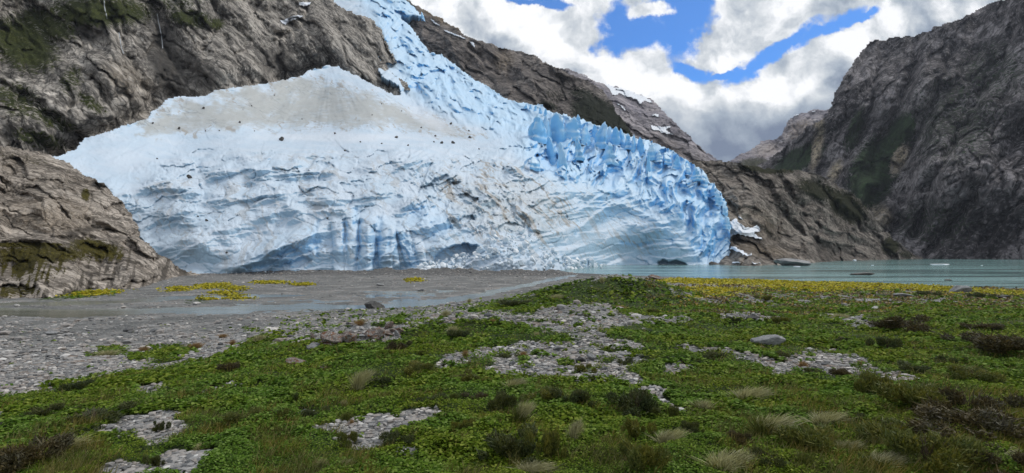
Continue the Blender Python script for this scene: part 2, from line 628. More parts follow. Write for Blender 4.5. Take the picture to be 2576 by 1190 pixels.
M['stone'] = boulder_material('grey_stone', (0.17, 0.175, 0.18), (0.30, 0.30, 0.30), (0.42, 0.41, 0.39), 2.0)
M['pale_stone'] = boulder_material('pale_stone', (0.45, 0.43, 0.40), (0.62, 0.60, 0.57), (0.72, 0.71, 0.68), 2.0)
M['dark_stone'] = boulder_material('dark_stone', (0.035, 0.035, 0.035), (0.08, 0.078, 0.075), (0.15, 0.14, 0.13), 2.0)
M['wet_stone'] = boulder_material('wet_stone', (0.03, 0.03, 0.028), (0.06, 0.06, 0.05), (0.05, 0.07, 0.03), 2.0, wet=True)
M['lichen_stone'] = boulder_material('lichen_stone', (0.10, 0.085, 0.075), (0.22, 0.185, 0.165), (0.55, 0.53, 0.50), 2.4, lichen=(0.17, 0.065, 0.02))
M['glacier_stone'] = boulder_material('glacier_stone', (0.05, 0.045, 0.04), (0.11, 0.10, 0.09), (0.17, 0.15, 0.13), 2.0)


def ice_material():
    """mask: r = dirt, g = clear blue ice, b = fresh snow"""
    m, w, b = principled('glacier_ice', 0.55, 0.4)
    dirt, blue, snow = mask_nodes(w)
    geo = w.node('ShaderNodeNewGeometry')
    pos = geo.outputs['Position']
    nz = w.node('ShaderNodeSeparateXYZ')
    w.put(nz.inputs[0], geo.outputs['Normal'])
    n1 = w.noise(pos, 0.06, 6, 0.6)
    n2 = w.noise(pos, 0.35, 6, 0.6)
    # blue ice on steep faces, weathered white tops; shade on faces is painted too
    steep = w.ramp(w.math('ADD', nz.outputs[2], w.math('MULTIPLY', w.math('SUBTRACT', n2, 0.5), 0.25)), 0.60, 0.10)
    white = (0.62, 0.71, 0.81)
    c = w.mix(w.ramp(n1, 0.35, 0.65), white, (0.54, 0.66, 0.78))
    pale = w.mix(w.math('MULTIPLY', steep, 0.8), c, (0.36, 0.55, 0.71))
    bl = w.mix(steep, (0.47, 0.70, 0.92), (0.15, 0.49, 0.90))
    bl = w.mix(w.math('MULTIPLY', w.ramp(n1, 0.45, 0.62), 0.6), bl, (0.56, 0.75, 0.92))
    c = w.mix(blue, pale, bl)
    # wind-blown grit
    g = w.noise(aniso(w, pos, (0, math.radians(25), 0), (0.25, 0.6, 1.3)), 0.16, 8, 0.7)
    sp = w.noise(pos, 1.3, 5, 0.75)
    dm = w.ramp(w.math('ADD', dirt, w.math('MULTIPLY', w.math('SUBTRACT', g, 0.5), 1.1)), 0.25, 0.95)
    c = w.mix(w.math('MULTIPLY', dm, 0.8), c, (0.40, 0.397, 0.365))
    dm2 = w.ramp(w.math('ADD', w.math('MULTIPLY', dirt, 0.2), sp), 0.80, 0.88)
    c = w.mix(w.math('MULTIPLY', dm2, 0.8), c, (0.15, 0.135, 0.12))
    # thin tilted dirt bands
    bands = w.noise(aniso(w, w.vmath('ADD', pos, w.vmath('SCALE', w.noise(pos, .08, 3, out=1), scale=9.0)), (0, math.radians(-48), 0), (0.10, 0.05, 0.9)), 0.5, 6, 0.65)
    bm = w.math('MULTIPLY', w.ramp(bands, 0.54, 0.60), w.math('MULTIPLY', w.ramp(dirt, 0.08, 0.4), w.ramp(dirt, .6, .75, 1.0, 0.0)))
    c = w.mix(w.math('MULTIPLY', bm, 0.7), c, (0.33, 0.28, 0.22))
    cv = aniso(w, w.vmath('ADD', pos, w.vmath('SCALE', w.noise(pos, .12, 4, out=1), scale=7.0)), (0, math.radians(-12), 0), (0.05, 0.08, 0.22))
    crack = w.ramp(w.voro(cv, 1.0, 'DISTANCE_TO_EDGE'), 0.0, 0.035, 1.0, 0.0)
    crack = w.math('MULTIPLY', w.math('MULTIPLY', crack, w.ramp(w.noise(pos, .05, 3), .45, .6)), w.ramp(dirt, 0.15, 0.3))
    c = w.mix(w.math('MULTIPLY', crack, 0.75), c, (0.22, 0.24, 0.26))
    c = w.mix(snow, c, (0.76, 0.80, 0.86))
    w.put(b.inputs['Base Color'], c)
    h = w.math('MULTIPLY', w.noise(pos, 0.5, 7, 0.62), w.ramp(dirt, .5, .9, 1.0, .3))
    bump(w, b, h, 0.5, 0.6)
    return m


M['ice'] = ice_material()


def simple_ice(name, c1, c2, c3):
    m, w, b = principled(name, 0.5, 0.4)
    tc = w.node('ShaderNodeTexCoord').outputs['Object']
    rnd = w.node('ShaderNodeObjectInfo').outputs['Random']
    off = w.vmath('ADD', tc, w.vmath('SCALE', (31.0, 17.0, 5.0), scale=rnd))
    geo = w.node('ShaderNodeNewGeometry')
    nz = w.node('ShaderNodeSeparateXYZ')
    w.put(nz.inputs[0], geo.outputs['Normal'])
    st = w.ramp(nz.outputs[2], 0.6, 0.0)
    n = w.noise(off, 0.25, 5, 0.6)
    c = w.mix(st, c1, c2)
    c = w.mix(w.math('MULTIPLY', w.ramp(n, 0.5, 0.68), 0.8), c, c3)
    w.put(b.inputs['Base Color'], c)
    bump(w, b, w.noise(off, 0.6, 6, 0.65), 0.6, 0.8)
    return m


M['serac'] = simple_ice('serac_ice', (0.54, 0.75, 0.93), (0.22, 0.56, 0.92), (0.44, 0.69, 0.93))
M['rubble_ice'] = simple_ice('rubble_ice', (0.80, 0.84, 0.88), (0.60, 0.72, 0.81), (0.60, 0.59, 0.55))
M['white_ice'] = simple_ice('white_ice', (0.88, 0.92, 0.96), (0.72, 0.82, 0.90), (0.85, 0.9, 0.95))


def snow_material():
    m, w, b = principled('snow', 0.7, 0.2)
    pos = w.node('ShaderNodeNewGeometry').outputs['Position']
    n = w.noise(pos, 0.2, 5, 0.6)
    w.put(b.inputs['Base Color'], w.mix(w.ramp(n, 0.4, 0.7), (0.84, 0.87, 0.92), (0.66, 0.70, 0.76)))
    bump(w, b, n, 0.4, 1.0)
    return m


M['snow'] = snow_material()


def water_material(name, base, wave, rough, bstr):
    m, w, b = principled(name, rough, 0.5)
    b.inputs['IOR'].default_value = 1.33
    pos = w.node('ShaderNodeNewGeometry').outputs['Position']
    lanes = w.noise(w.mapping(pos, rot=(0, 0, 0.05), sc=(0.006, 0.05, 1)), 1.0, 5, 0.6)
    w.put(b.inputs['Base Color'], w.mix(w.ramp(lanes, 0.45, 0.60), base, tuple(v * 1.9 for v in base)))  # paler lanes paint the reflected sky into the base colour
    wv = w.noise(w.mapping(pos, sc=(wave * 0.55, wave, 1)), 1.0, 5, 0.6)
    cal = w.ramp(lanes, 0.44, 0.56, 0.12, 1.0)
    n = w.node('ShaderNodeBump')
    w.put(n.inputs['Strength'], w.math('MULTIPLY', cal, bstr))
    n.inputs['Distance'].default_value = 0.5
    w.put(n.inputs['Height'], wv)
    w.put(b.inputs['Normal'], n.outputs[0])
    return m


M['lake'] = water_material('lake_water', (0.13, 0.22, 0.215), 1.1, 0.12, 0.9)
M['river'] = water_material('river_water', (0.12, 0.13, 0.11), 1.6, 0.14, 0.2)


def ground_material():
    """mask: r = green cover, g = yellow flowering cushions, b = wet silt"""
    m, w, b = principled('gravel_and_turf', 0.9, 0.2)
    gr, ye, wet = mask_nodes(w)
    pos = w.node('ShaderNodeNewGeometry').outputs['Position']
    n = w.noise(pos, 0.35, 6, 0.6)
    cell = w.voro(pos, 9.0, 'F1', 'Color')
    cs = w.node('ShaderNodeSeparateColor')
    w.put(cs.inputs[0], cell)
    cell2 = w.voro(pos, 2.6, 'F1', 'Color')
    cs2 = w.node('ShaderNodeSeparateColor')
    w.put(cs2.inputs[0], cell2)
    st = w.mix(w.ramp(cs.outputs[0], 0.0, 1.0, smooth=False), (0.10, 0.105, 0.11), (0.30, 0.295, 0.285))
    st = w.mix(w.ramp(cs.outputs[1], 0.86, 0.9), st, (0.52, 0.50, 0.47))
    st = w.mix(w.math('MULTIPLY', w.ramp(cs2.outputs[0], 0.72, 0.78), 0.7), st, (0.42, 0.40, 0.38))
    st = w.mix(w.math('MULTIPLY', w.ramp(cs2.outputs[1], 0.8, 0.86), 0.6), st, (0.20, 0.13, 0.085))
    st = w.mix(w.math('MULTIPLY', w.ramp(n, 0.40, 0.62), 0.45), st, (0.17, 0.17, 0.165))
    silt = w.mix(w.ramp(w.noise(w.mapping(pos, sc=(0.25, 1, 1)), 0.5, 6, 0.65), 0.35, 0.65), (0.085, 0.088, 0.086), (0.17, 0.17, 0.163))
    silt = w.mix(w.ramp(cs.outputs[2], 0.86, 0.93), silt, (0.30, 0.29, 0.28))
    c = w.mix(w.math('MULTIPLY', wet, w.ramp(w.noise(pos, 0.16, 5, 0.6), 0.34, 0.56)), st, silt)
    g1 = w.noise(pos, 1.4, 6, 0.65)
    g2 = w.noise(pos, 11.0, 4, 0.65)
    gc = w.mix(w.ramp(g1, 0.35, 0.62), (0.035, 0.06, 0.016), (0.07, 0.11, 0.022))
    gc = w.mix(w.ramp(g2, 0.62, 0.38), gc, (0.014, 0.022, 0.008))
    gc = w.mix(w.math('MULTIPLY', w.ramp(w.noise(pos, 0.5, 5, 0.6), 0.52, 0.68), 0.55), gc, (0.10, 0.095, 0.03))
    gm = w.ramp(w.math('ADD', gr, w.math('MULTIPLY', w.math('SUBTRACT', w.noise(pos, 2.0, 6, 0.7), 0.5), 0.9)), 0.42, 0.58)
    c = w.mix(gm, c, gc)
    yc = w.mix(w.ramp(g1, 0.4, 0.6), (0.34, 0.29, 0.015), (0.12, 0.13, 0.02))
    ym = w.ramp(w.math('ADD', ye, w.math('MULTIPLY', w.math('SUBTRACT', w.noise(w.mapping(pos, sc=(0.5, 1.0, 1)), 0.7, 6, 0.72), 0.5), 1.2)), 0.45, 0.58)
    c = w.mix(ym, c, yc)
    yy = w.node('ShaderNodeSeparateXYZ')
    w.put(yy.inputs[0], pos)
    mo = w.math('MULTIPLY', w.ramp(w.math('ADD', yy.outputs[1], w.math('MULTIPLY', n, 14.0)), 172, 182), w.ramp(cs2.outputs[2], 0.0, 1.0, .55, 1.0))
    c = w.mix(w.math('MULTIPLY', mo, .9), c, w.mix(cs.outputs[0], (0.05, 0.05, 0.05), (0.13, 0.128, 0.125)))
    w.put(b.inputs['Base Color'], c)
    hs = w.math('MULTIPLY', w.voro(pos, 9.0, 'F1'), -0.6)
    h = w.math('ADD', w.math('MULTIPLY', hs, w.math('SUBTRACT', 1.0, w.math('MAXIMUM', gm, wet))), w.math('MULTIPLY', g2, 0.6))
    h = w.math('ADD', h, w.math('MULTIPLY', w.noise(pos, 3.0, 5, 0.6), 0.6))
    bump(w, b, h, 0.9, 0.12)
    return m


M['ground'] = ground_material()


def leaf_material(name, cols, rough=0.6, trans=0.25, scale=0.6, spec=0.35, tint=(1.4, 1.15, 0.75)):
    m, w, b = principled(name, rough, spec)
    geo = w.node('ShaderNodeNewGeometry')
    r = geo.outputs['Random Per Island']
    cr = w.node('ShaderNodeValToRGB')
    w.put(cr.inputs[0], r)
    el = cr.color_ramp.elements
    el[0].color = (*cols[0], 1); el[1].color = (*cols[-1], 1)
    for i, c in enumerate(cols[1:-1]):
        e = el.new((i + 1) / (len(cols) - 1)); e.color = (*c, 1)
    pn = w.noise(geo.outputs['Position'], scale, 4, 0.6)
    c = w.mix(w.ramp(pn, 0.38, 0.62), cr.outputs[0], w.mix(1.0, cr.outputs[0], tint, 'MULTIPLY'))
    w.put(b.inputs['Base Color'], c)
    if trans:
        tr = w.node('ShaderNodeBsdfTranslucent')
        w.put(tr.inputs[0], c)
        mx = w.node('ShaderNodeMixShader')
        mx.inputs[0].default_value = trans
        out = w.n['Material Output']
        w.put(mx.inputs[1], b.outputs[0])
        w.put(mx.inputs[2], tr.outputs[0])
        w.put(out.inputs[0], mx.outputs[0])
    return m


M['cover'] = leaf_material('cover_leaves', [(0.03, 0.065, 0.008), (0.07, 0.145, 0.014), (0.11, 0.20, 0.018), (0.14, 0.23, 0.035), (0.24, 0.34, 0.09)], .8, .3, .35, .12, tint=(1.25, 1.0, .65))
M['shrub_dark'] = leaf_material('dark_shrub_leaves', [(0.022, 0.034, 0.012), (0.05, 0.07, 0.022), (0.09, 0.115, 0.04)], scale=2)
M['shrub_olive'] = leaf_material('olive_shrub_leaves', [(0.05, 0.07, 0.014), (0.10, 0.125, 0.024), (0.17, 0.18, 0.045)], scale=2)
M['shrub_brown'] = leaf_material('brown_shrub_leaves', [(0.03, 0.026, 0.014), (0.06, 0.055, 0.026), (0.09, 0.082, 0.04)], scale=2)
M['straw'] = leaf_material('straw_blades', [(0.20, 0.20, 0.09), (0.38, 0.36, 0.20), (0.58, 0.54, 0.36)], scale=2, tint=(1.1, 1.1, 0.9))
M['orange_grass'] = leaf_material('orange_blades', [(0.20, 0.12, 0.05), (0.32, 0.20, 0.10), (0.42, 0.30, 0.16)], scale=2, tint=(1.1, 1.1, 0.9))
M['green_grass'] = leaf_material('green_blades', [(0.05, 0.07, 0.015), (0.10, 0.12, 0.025), (0.17, 0.17, 0.05)], scale=2, tint=(1.1, 1.1, 0.9))
M['heath'] = leaf_material('heath_leaves', [(0.05, 0.04, 0.02), (0.12, 0.085, 0.05), (0.09, 0.10, 0.03), (0.22, 0.17, 0.09), (0.35, 0.27, 0.03)], scale=.4)
M['thin_grass'] = leaf_material('thin_grass_blades', [(0.06, 0.09, 0.015), (0.11, 0.13, 0.025), (0.20, 0.19, 0.06), (0.33, 0.29, 0.15)], scale=1)
M['yellow'] = leaf_material('yellow_cushion_flowers', [(0.14, 0.15, 0.02), (0.42, 0.35, 0.015), (0.62, 0.50, 0.015), (0.72, 0.60, 0.04)], scale=1.0, tint=(0.7, 0.8, 0.8))
M['gravel'] = leaf_material('gravel_stones', [(0.09, 0.095, 0.10), (0.22, 0.22, 0.22), (0.32, 0.31, 0.30), (0.25, 0.225, 0.205), (0.60, 0.59, 0.57)], 0.85, 0.0, 0.4, tint=(1.05, 1.0, 0.96))
m_, w_, b_ = principled('twig', 0.9)
w_.put(b_.inputs['Base Color'], w_.mix(w_.noise(None, 20), (0.05, 0.035, 0.02), (0.12, 0.09, 0.06)))
M['twig'] = m_
m_, w_, b_ = principled('falling_water', 0.4)
w_.put(b_.inputs['Base Color'], w_.mix(w_.noise(None, 30), (0.3, 0.32, 0.34), (0.6, 0.62, 0.64)))
M['fall'] = m_


# ------------------------------------------------------------------ mountains
def rock_noise(x, y, ang, seed, k=(0.55, 0.62, 0.55, 0.42), stretch=3.4, lam=(210, 74, 46, 19)):
    wx = x + 12 * fbm(x / 60, y / 60, 3, seed + 5)
    wy = y + 12 * fbm(x / 60 + 9, y / 60, 3, seed + 6)
    a, b = rot(wx, wy, ang)
    n = k[0] * lam[0] * perlin(wx / lam[0], wy / lam[0], seed)
    rr = ridged(a / (lam[1] * stretch), b / lam[1], 2, seed + 1, 0.45)
    n = n + k[1] * lam[1] * 0.7 * rr
    calm = sstep(-0.45, 0.35, perlin(x / 130, y / 110, seed + 21))       # bare slabs alternate with shattered ground
    h, e = facets(a / (lam[2] * 2.2), b / lam[2], seed + 2, 0.7, 0.5)
    n = n + k[2] * lam[2] * 1.35 * (h + 0.22 * sstep(0, 0.2, e))
    h, e = facets(a / (lam[3] * 1.9), b / lam[3], seed + 3, 0.6, 0.5)
    n = n + k[3] * lam[3] * (h + 0.16 * sstep(0, 0.3, e)) * (0.3 + 0.7 * calm)
    n = n + (1.2 + 2.0 * calm) * fbm(x / 11, y / 8, 3, seed + 8)
    return n / F


def mount_surf(pts, ang, seed, amp=1.0, extra=None, gullies=(), **kw):
    df = depth_field(pts)

    def s(x, y, off=0.0):
        D = df(x, y)
        sl = np.clip(np.log(df(x, y - 6) / D) / 6 * F, 0.4, 3.5)
        n = rock_noise(x, y, ang, seed, **kw) * amp * (0.5 + 0.5 * sl)
        for pts_, wd_, dp_ in gullies:
            P = np.array(pts_, float)
            m = (x > P[:, 0].min() - 3 * wd_) & (x < P[:, 0].max() + 3 * wd_) & (y > P[:, 1].min() - 3 * wd_) & (y < P[:, 1].max() + 3 * wd_)
            if m.any():
                xs = x[m]; ys = y[m]
                jx = xs + 9 * fbm(xs / 35, ys / 35, 3, seed + 31); jy = ys + 9 * fbm(xs / 35 + 4, ys / 35, 3, seed + 32)
                dd = seg_dist(pts_, jx, jy)
                n[m] = n[m] - dp_ / F * (np.exp(-dd / (wd_ * .8)) - .25 * np.exp(-((dd - 1.6 * wd_) / wd_) ** 2))
        if extra is not None:
            n = n + extra(x, y)
        return P3(x, y, D * (1 - n) - off)
    return s


def vegm(blobs, base=0.0):
    def f(x, y):
        m = np.full(x.shape, base)
        for b in blobs:
            m = np.maximum(m, b[5] * blob(x, y, *b[:5], inner=0.2))
        return m
    return f


# left mountain
LM_SURF = mount_surf([(0, 0, 345), (0, -150, 390), (0, 350, 245), (150, 405, 262), (300, 330, 305), (400, 265, 345), (400, 0, 430), (250, 150, 300),
                      (560, 230, 365), (700, 190, 450), (700, 0, 560), (850, 165, 540), (900, 0, 650), (1000, 240, 540), (1030, 230, 545),
                      (-200, 400, 195), (-200, -100, 280), (1000, 130, 610)], 52, 11, 1.0,
                     extra=lambda x, y: -0.055 * np.exp(-(seg_dist([(140, 395), (212, 346), (310, 316), (378, 290), (412, 255), (545, 232), (765, 190), (830, 168)], x, y) / 32) ** 2),
                     gullies=[([(255, 0), (300, 80), (320, 140), (345, 190), (380, 245)], 16, 34), ([(395, 30), (415, 125), (450, 170), (520, 200)], 20, 40), ([(705, 80), (703, 140), (712, 200)], 7, 26),
                              ([(60, 0), (120, 90), (200, 150), (250, 230), (265, 280)], 16, 30), ([(180, 60), (260, 130), (330, 200), (370, 270)], 9, 20), ([(480, 70), (530, 130), (600, 170), (640, 212)], 14, 34),
                              ([(560, 40), (640, 110), (690, 165)], 12, 26), ([(765, 20), (790, 80), (830, 150)], 16, 40), ([(880, 40), (930, 110), (1000, 205)], 8, 20), ([(840, 60), (900, 130), (985, 225)], 8, 22),
                              ([(0, 210), (80, 250), (160, 320), (200, 352)], 14, 30), ([(440, 0), (500, 60), (560, 90), (600, 150)], 14, 26), ([(620, 0), (700, 50), (760, 70)], 12, 24), ([(300, 230), (360, 250), (400, 268)], 8, 16)])
LM_POLY = [(-260, -170), (790, -170), (820, -60), (842, 2), (872, 22), (925, 42), (958, 72), (984, 128), (1000, 158), (972, 161), (985, 182),
           (1026, 208), (1034, 228), (1002, 237), (1010, 262), (900, 262), (830, 240), (700, 240), (560, 265), (440, 300), (300, 380), (180, 440), (-260, 520)]


def lm_masks(x, y, V):
    veg = vegm([(60, 110, 170, 120, 30, .75), (120, 60, 150, 70, 20, .7), (250, 30, 260, 70, 0, .75), (480, 45, 110, 45, 10, .7), (40, 250, 120, 90, 20, .6),
                (130, 300, 160, 45, 25, .6), (230, 260, 90, 30, 35, .6), (180, 200, 60, 80, 30, .55), (545, 60, 40, 30, 0, .7),
                (100, 350, 160, 40, 15, .6), (420, 10, 200, 40, 0, .5)], 0.02)(x, y)
    wet = np.maximum(np.maximum(blob(x, y, 420, 150, 60, 130, -15), blob(x, y, 230, 70, 60, 50, 20)), blob(x, y, 700, 150, 60, 45) * .7)  # darker rock patches over the gullies
    wet = np.maximum(wet, blob(x, y, 500, 180, 90, 50, 30) * 0.7)
    pale = blob(x, y, 320, 200, 90, 60, 35) * .5
    return veg, pale * 0.5, wet


left_m = link('left_mountain', relief('left_mountain', LM_POLY, LM_SURF, 2.6, 4, 3, lm_masks), M['rock_left'], kind='structure')
# snow strips in its gully
for i, pl in enumerate([[(702, 52), (730, 42), (752, 38), (768, 40), (740, 50), (718, 62), (710, 60)],
                        [(752, 6), (785, 4), (780, 14), (765, 18), (752, 14)]]):
    link('snow_patch', relief('snow_patch', pl, lambda x, y: LM_SURF(x, y, 5.0), 1.6, 2, 30 + i, lambda x, y, V: (0 * x, 0 * x, 0 * x + 1), 0.01), M['snow'], left_m)

# middle mountain behind the icefall
MM_SURF = mount_surf([(900, -90, 1150), (1000, 0, 1050), (1060, 130, 870), (1040, 10, 1020), (1200, 100, 960), (1190, 220, 780), (1380, 295, 650),
                      (1400, 170, 860), (1500, 217, 780), (1590, 345, 600), (1500, 330, 610), (1560, 290, 680)], 35, 23, 0.9, lam=(150, 60, 30, 13),
                     gullies=[([(1250, 120), (1290, 180), (1300, 235)], 10, 26), ([(1380, 165), (1410, 220), (1400, 270)], 12, 26), ([(1180, 105), (1210, 150), (1260, 200)], 9, 22), ([(1460, 200), (1500, 250), (1510, 300)], 10, 22)])
MM_POLY = [(940, -90), (1000, -20), (1040, 8), (1090, 34), (1140, 62), (1175, 92), (1215, 103), (1260, 118), (1300, 128), (1335, 134), (1375, 158), (1405, 170), (1445, 190),
           (1490, 208), (1520, 228), (1535, 248), (1555, 285), (1572, 308), (1592, 336), (1600, 365), (1500, 350), (1400, 320), (1330, 300), (1240, 280), (1150, 220), (1060, 150), (1000, 60), (930, -30)]


def mm_masks(x, y, V):
    veg = vegm([(1550, 290, 45, 60, 50, 1.0), (1500, 290, 110, 70, 30, .95), (1470, 240, 80, 35, 20, .6), (1400, 240, 70, 40, 10, .4), (1560, 325, 60, 40, 40, 1.0), (1380, 265, 50, 20, 20, .6)], 0.05)(x, y)
    pale = vegm([(1110, 45, 100, 18, 28, .8), (1270, 150, 40, 50, 0, .35)], 0)(x, y)
    return veg, pale, 0 * x


mid_m = link('middle_mountain', relief('middle_mountain', MM_POLY, MM_SURF, 2.2, 3.5, 5, mm_masks), M['rock_mid'], kind='structure')
for i, pl in enumerate([[(1082, 44), (1092, 50), (1100, 58), (1112, 68), (1096, 62), (1086, 54)],
                        [(1114, 72), (1135, 80), (1160, 90), (1180, 102), (1165, 98), (1140, 88), (1122, 80)],
                        [(1180, 102), (1192, 106), (1196, 124), (1188, 116)]]):
    link('snow_patch', relief('snow_patch', pl, lambda x, y: MM_SURF(x, y, 9.0), 1.4, 1.5, 40 + i, lambda x, y, V: (0 * x, 0 * x, 0 * x + 1), 0.01), M['snow'], mid_m)

# snowy mountain further back
SM_SURF = mount_surf([(1400, 165, 1500), (1520, 210, 1450), (1600, 240, 1400), (1670, 280, 1350), (1800, 400, 1250), (1700, 430, 1000), (1550, 330, 1050), (1450, 260, 1150), (1600, 420, 950), (1810, 440, 1150)],
                     30, 37, 0.8, lam=(120, 45, 24, 11))
SM_POLY = [(1405, 172), (1428, 169), (1440, 178), (1470, 186), (1500, 205), (1530, 213), (1570, 223), (1600, 235), (1638, 246), (1652, 258), (1664, 276), (1690, 297), (1712, 320), (1738, 345),
           (1760, 365), (1785, 385), (1806, 402), (1830, 440), (1700, 450), (1600, 420), (1540, 340), (1480, 260), (1420, 220)]


def sm_masks(x, y, V):
    return blob(x, y, 1720, 400, 90, 40) * .35, vegm([(1680, 380, 110, 40, 30, .3)], 0)(x, y), 0 * x


snow_m = link('snowy_mountain', relief('snowy_mountain', SM_POLY, SM_SURF, 2.2, 3, 7, sm_masks), M['rock_far'], kind='structure')
SNOWS = [[(1518, 210), (1545, 218), (1575, 224), (1600, 234), (1616, 240), (1636, 250), (1642, 262), (1622, 255), (1610, 262), (1600, 250), (1580, 246), (1560, 238), (1540, 240), (1534, 228)],
         [(1632, 312), (1650, 316), (1668, 318), (1682, 314), (1690, 318), (1678, 326), (1694, 338), (1680, 340), (1660, 332), (1640, 326)],
         [(1638, 287), (1652, 288), (1662, 290), (1655, 295), (1640, 292)],
         [(1462, 188), (1474, 191), (1480, 195), (1466, 193)],
         [(1548, 254), (1556, 260), (1578, 276), (1574, 278), (1554, 264)]]
for i, pl in enumerate(SNOWS):
    link('snow_patch', relief('snow_patch', pl, lambda x, y: SM_SURF(x, y, 12.0), 1.4, 2.5, 50 + i, lambda x, y, V: (0 * x, 0 * x, 0 * x + 1), 0.01, edge_scale=14), M['snow'], snow_m)

# distant mountain in the valley gap
DM_SURF = mount_surf([(1830, 430, 1700), (1838, 400, 1800), (1950, 350, 1900), (2060, 275, 2100), (2120, 280, 2000), (2000, 440, 1500), (2150, 430, 1500)], -40, 41, 0.8, lam=(110, 45, 24, 11))
DM_POLY = [(1826, 430), (1838, 404), (1856, 388), (1880, 378), (1898, 371), (1912, 354), (1935, 351), (1952, 350), (1966, 336), (1978, 308), (1990, 294), (2003, 288), (2030, 280), (2052, 274),
           (2062, 276), (2140, 270), (2180, 440), (1960, 450)]
dist_m = link('distant_mountain', relief('distant_mountain', DM_POLY, DM_SURF, 2.2, 2.5, 9, lambda x, y, V: (blob(x, y, 1900, 430, 80, 50) * .8, vegm([(2010, 330, 60, 40, -40, .55), (1930, 380, 60, 30, -20, .35)], 0)(x, y), 0 * x)), M['rock_far'], kind='structure')
for i, pl in enumerate([[(1994, 289), (2008, 286), (2012, 290), (1998, 292)], [(2042, 280), (2054, 277), (2052, 283), (2044, 283)]]):
    link('snow_patch', relief('snow_patch', pl, lambda x, y: DM_SURF(x, y, 14.0), 1.2, 1, 70 + i, lambda x, y, V: (0 * x, 0 * x, 0 * x + 1), 0.01), M['snow'], dist_m)

# right mountain
RM_SURF = mount_surf([(2576, 652, 640), (2800, 652, 560), (2330, 654, 720), (2200, 620, 780), (2100, 500, 900), (1950, 430, 1150), (1905, 412, 1300), (2060, 300, 1150), (2110, 215, 1180),
                      (2230, 97, 1200), (2576, 0, 950), (2576, 300, 790), (2300, 300, 930), (2300, 480, 830), (2800, -120, 900), (2800, 300, 660), (2050, 430, 1000), (2420, 480, 720), (2200, 400, 980)],
                     -58, 53, .95, lam=(170, 75, 34, 14), stretch=3.2,
                     gullies=[([(2230, 100), (2200, 200), (2180, 300), (2120, 420), (2090, 480)], 14, 34), ([(2310, 95), (2290, 200), (2230, 330), (2180, 430)], 18, 46), ([(2400, 120), (2350, 260), (2270, 420), (2250, 560)], 20, 50),
                              ([(2500, 150), (2430, 300), (2350, 450), (2300, 600)], 16, 36), ([(2576, 330), (2480, 450), (2400, 560), (2330, 640)], 16, 34), ([(2140, 200), (2120, 300), (2060, 400)], 8, 20),
                              ([(2560, 60), (2500, 200), (2450, 260)], 12, 26), ([(2576, 500), (2500, 580), (2450, 640)], 12, 26)],
                     extra=lambda x, y: (-26 * blob(x, y, 2210, 470, 60, 200, 28, 0.0) + 20 * blob(x, y, 2330, 420, 60, 260, 24, 0.0)) / F)
RM_POLY = [(1900, 440), (1906, 414), (1935, 398), (1962, 382), (1985, 360), (2010, 335), (2035, 316), (2060, 302), (2078, 285), (2090, 262), (2100, 235), (2112, 210), (2130, 180), (2148, 150), (2165, 132),
           (2178, 114), (2192, 103), (2225, 98), (2240, 92), (2280, 89), (2300, 90), (2315, 82), (2345, 70), (2370, 60), (2410, 47), (2440, 38), (2455, 26), (2490, 8), (2530, -6), (2600, -30),
           (2800, -130), (2800, 665), (2250, 665), (2000, 560), (1930, 480)]


def rm_masks(x, y, V):
    veg = vegm([(2200, 430, 95, 160, 25, .95), (2260, 350, 60, 120, 25, .9), (2010, 400, 120, 45, -30, 1.0), (2180, 520, 70, 70, 20, .8), (2150, 330, 40, 120, 20, .6), (2400, 300, 260, 260, 0, .42),
                (2500, 180, 200, 160, 0, .42), (2350, 560, 260, 120, 0, .4), (2240, 200, 80, 90, 20, .25)], 0.18)(x, y)
    pale = vegm([(2055, 370, 20, 85, 12, 1.0), (2060, 310, 20, 22, 0, .8), (2100, 430, 20, 45, 30, 1.0), (2260, 400, 28, 70, 25, .9), (2210, 540, 60, 40, 30, .6)], 0)(x, y)
    veg = veg * (1 - 0.9 * pale)
    return veg, pale, blob(x, y, 2450, 550, 160, 160) * .3


right_m = link('right_mountain', relief('right_mountain', RM_POLY, RM_SURF, 2.4, 4, 11, rm_masks), M['rock_right'], kind='structure')

# rounded rock knoll beside the glacier snout
KN_SURF = mount_surf([(1740, 420, 520), (1850, 405, 520), (2000, 425, 560), (2100, 460, 590), (2200, 540, 640), (2250, 600, 680), (2320, 652, 680), (2150, 656, 560), (2050, 662, 440),
                      (1950, 672, 350), (1850, 680, 330), (1750, 680, 340), (1850, 560, 420), (1900, 640, 375), (2040, 600, 500), (2000, 520, 520), (1980, 640, 420), (1740, 560, 440)],
                     38, 61, 1.0, lam=(140, 64, 36, 15),
                     gullies=[([(1870, 425), (1930, 480), (1990, 560), (2100, 640)], 12, 34), ([(1960, 440), (2010, 520), (2080, 590), (2150, 650)], 12, 34), ([(2060, 455), (2110, 530), (2200, 600), (2240, 645)], 12, 30),
                              ([(1830, 520), (1900, 570), (1980, 640)], 8, 22), ([(2130, 490), (2180, 560), (2210, 600)], 8, 22), ([(2060, 540), (2050, 600), (2070, 640)], 9, 24)])
KN_POLY = [(1735, 405), (1770, 400), (1800, 402), (1845, 405), (1870, 412), (1905, 418), (1950, 424), (2000, 424), (2035, 430), (2062, 440), (2090, 458), (2125, 474), (2152, 492), (2178, 518), (2200, 540),
           (2212, 565), (2238, 588), (2250, 602), (2270, 612), (2296, 636), (2322, 648), (2330, 662), (2100, 668), (2045, 670), (2030, 690), (1735, 690)]


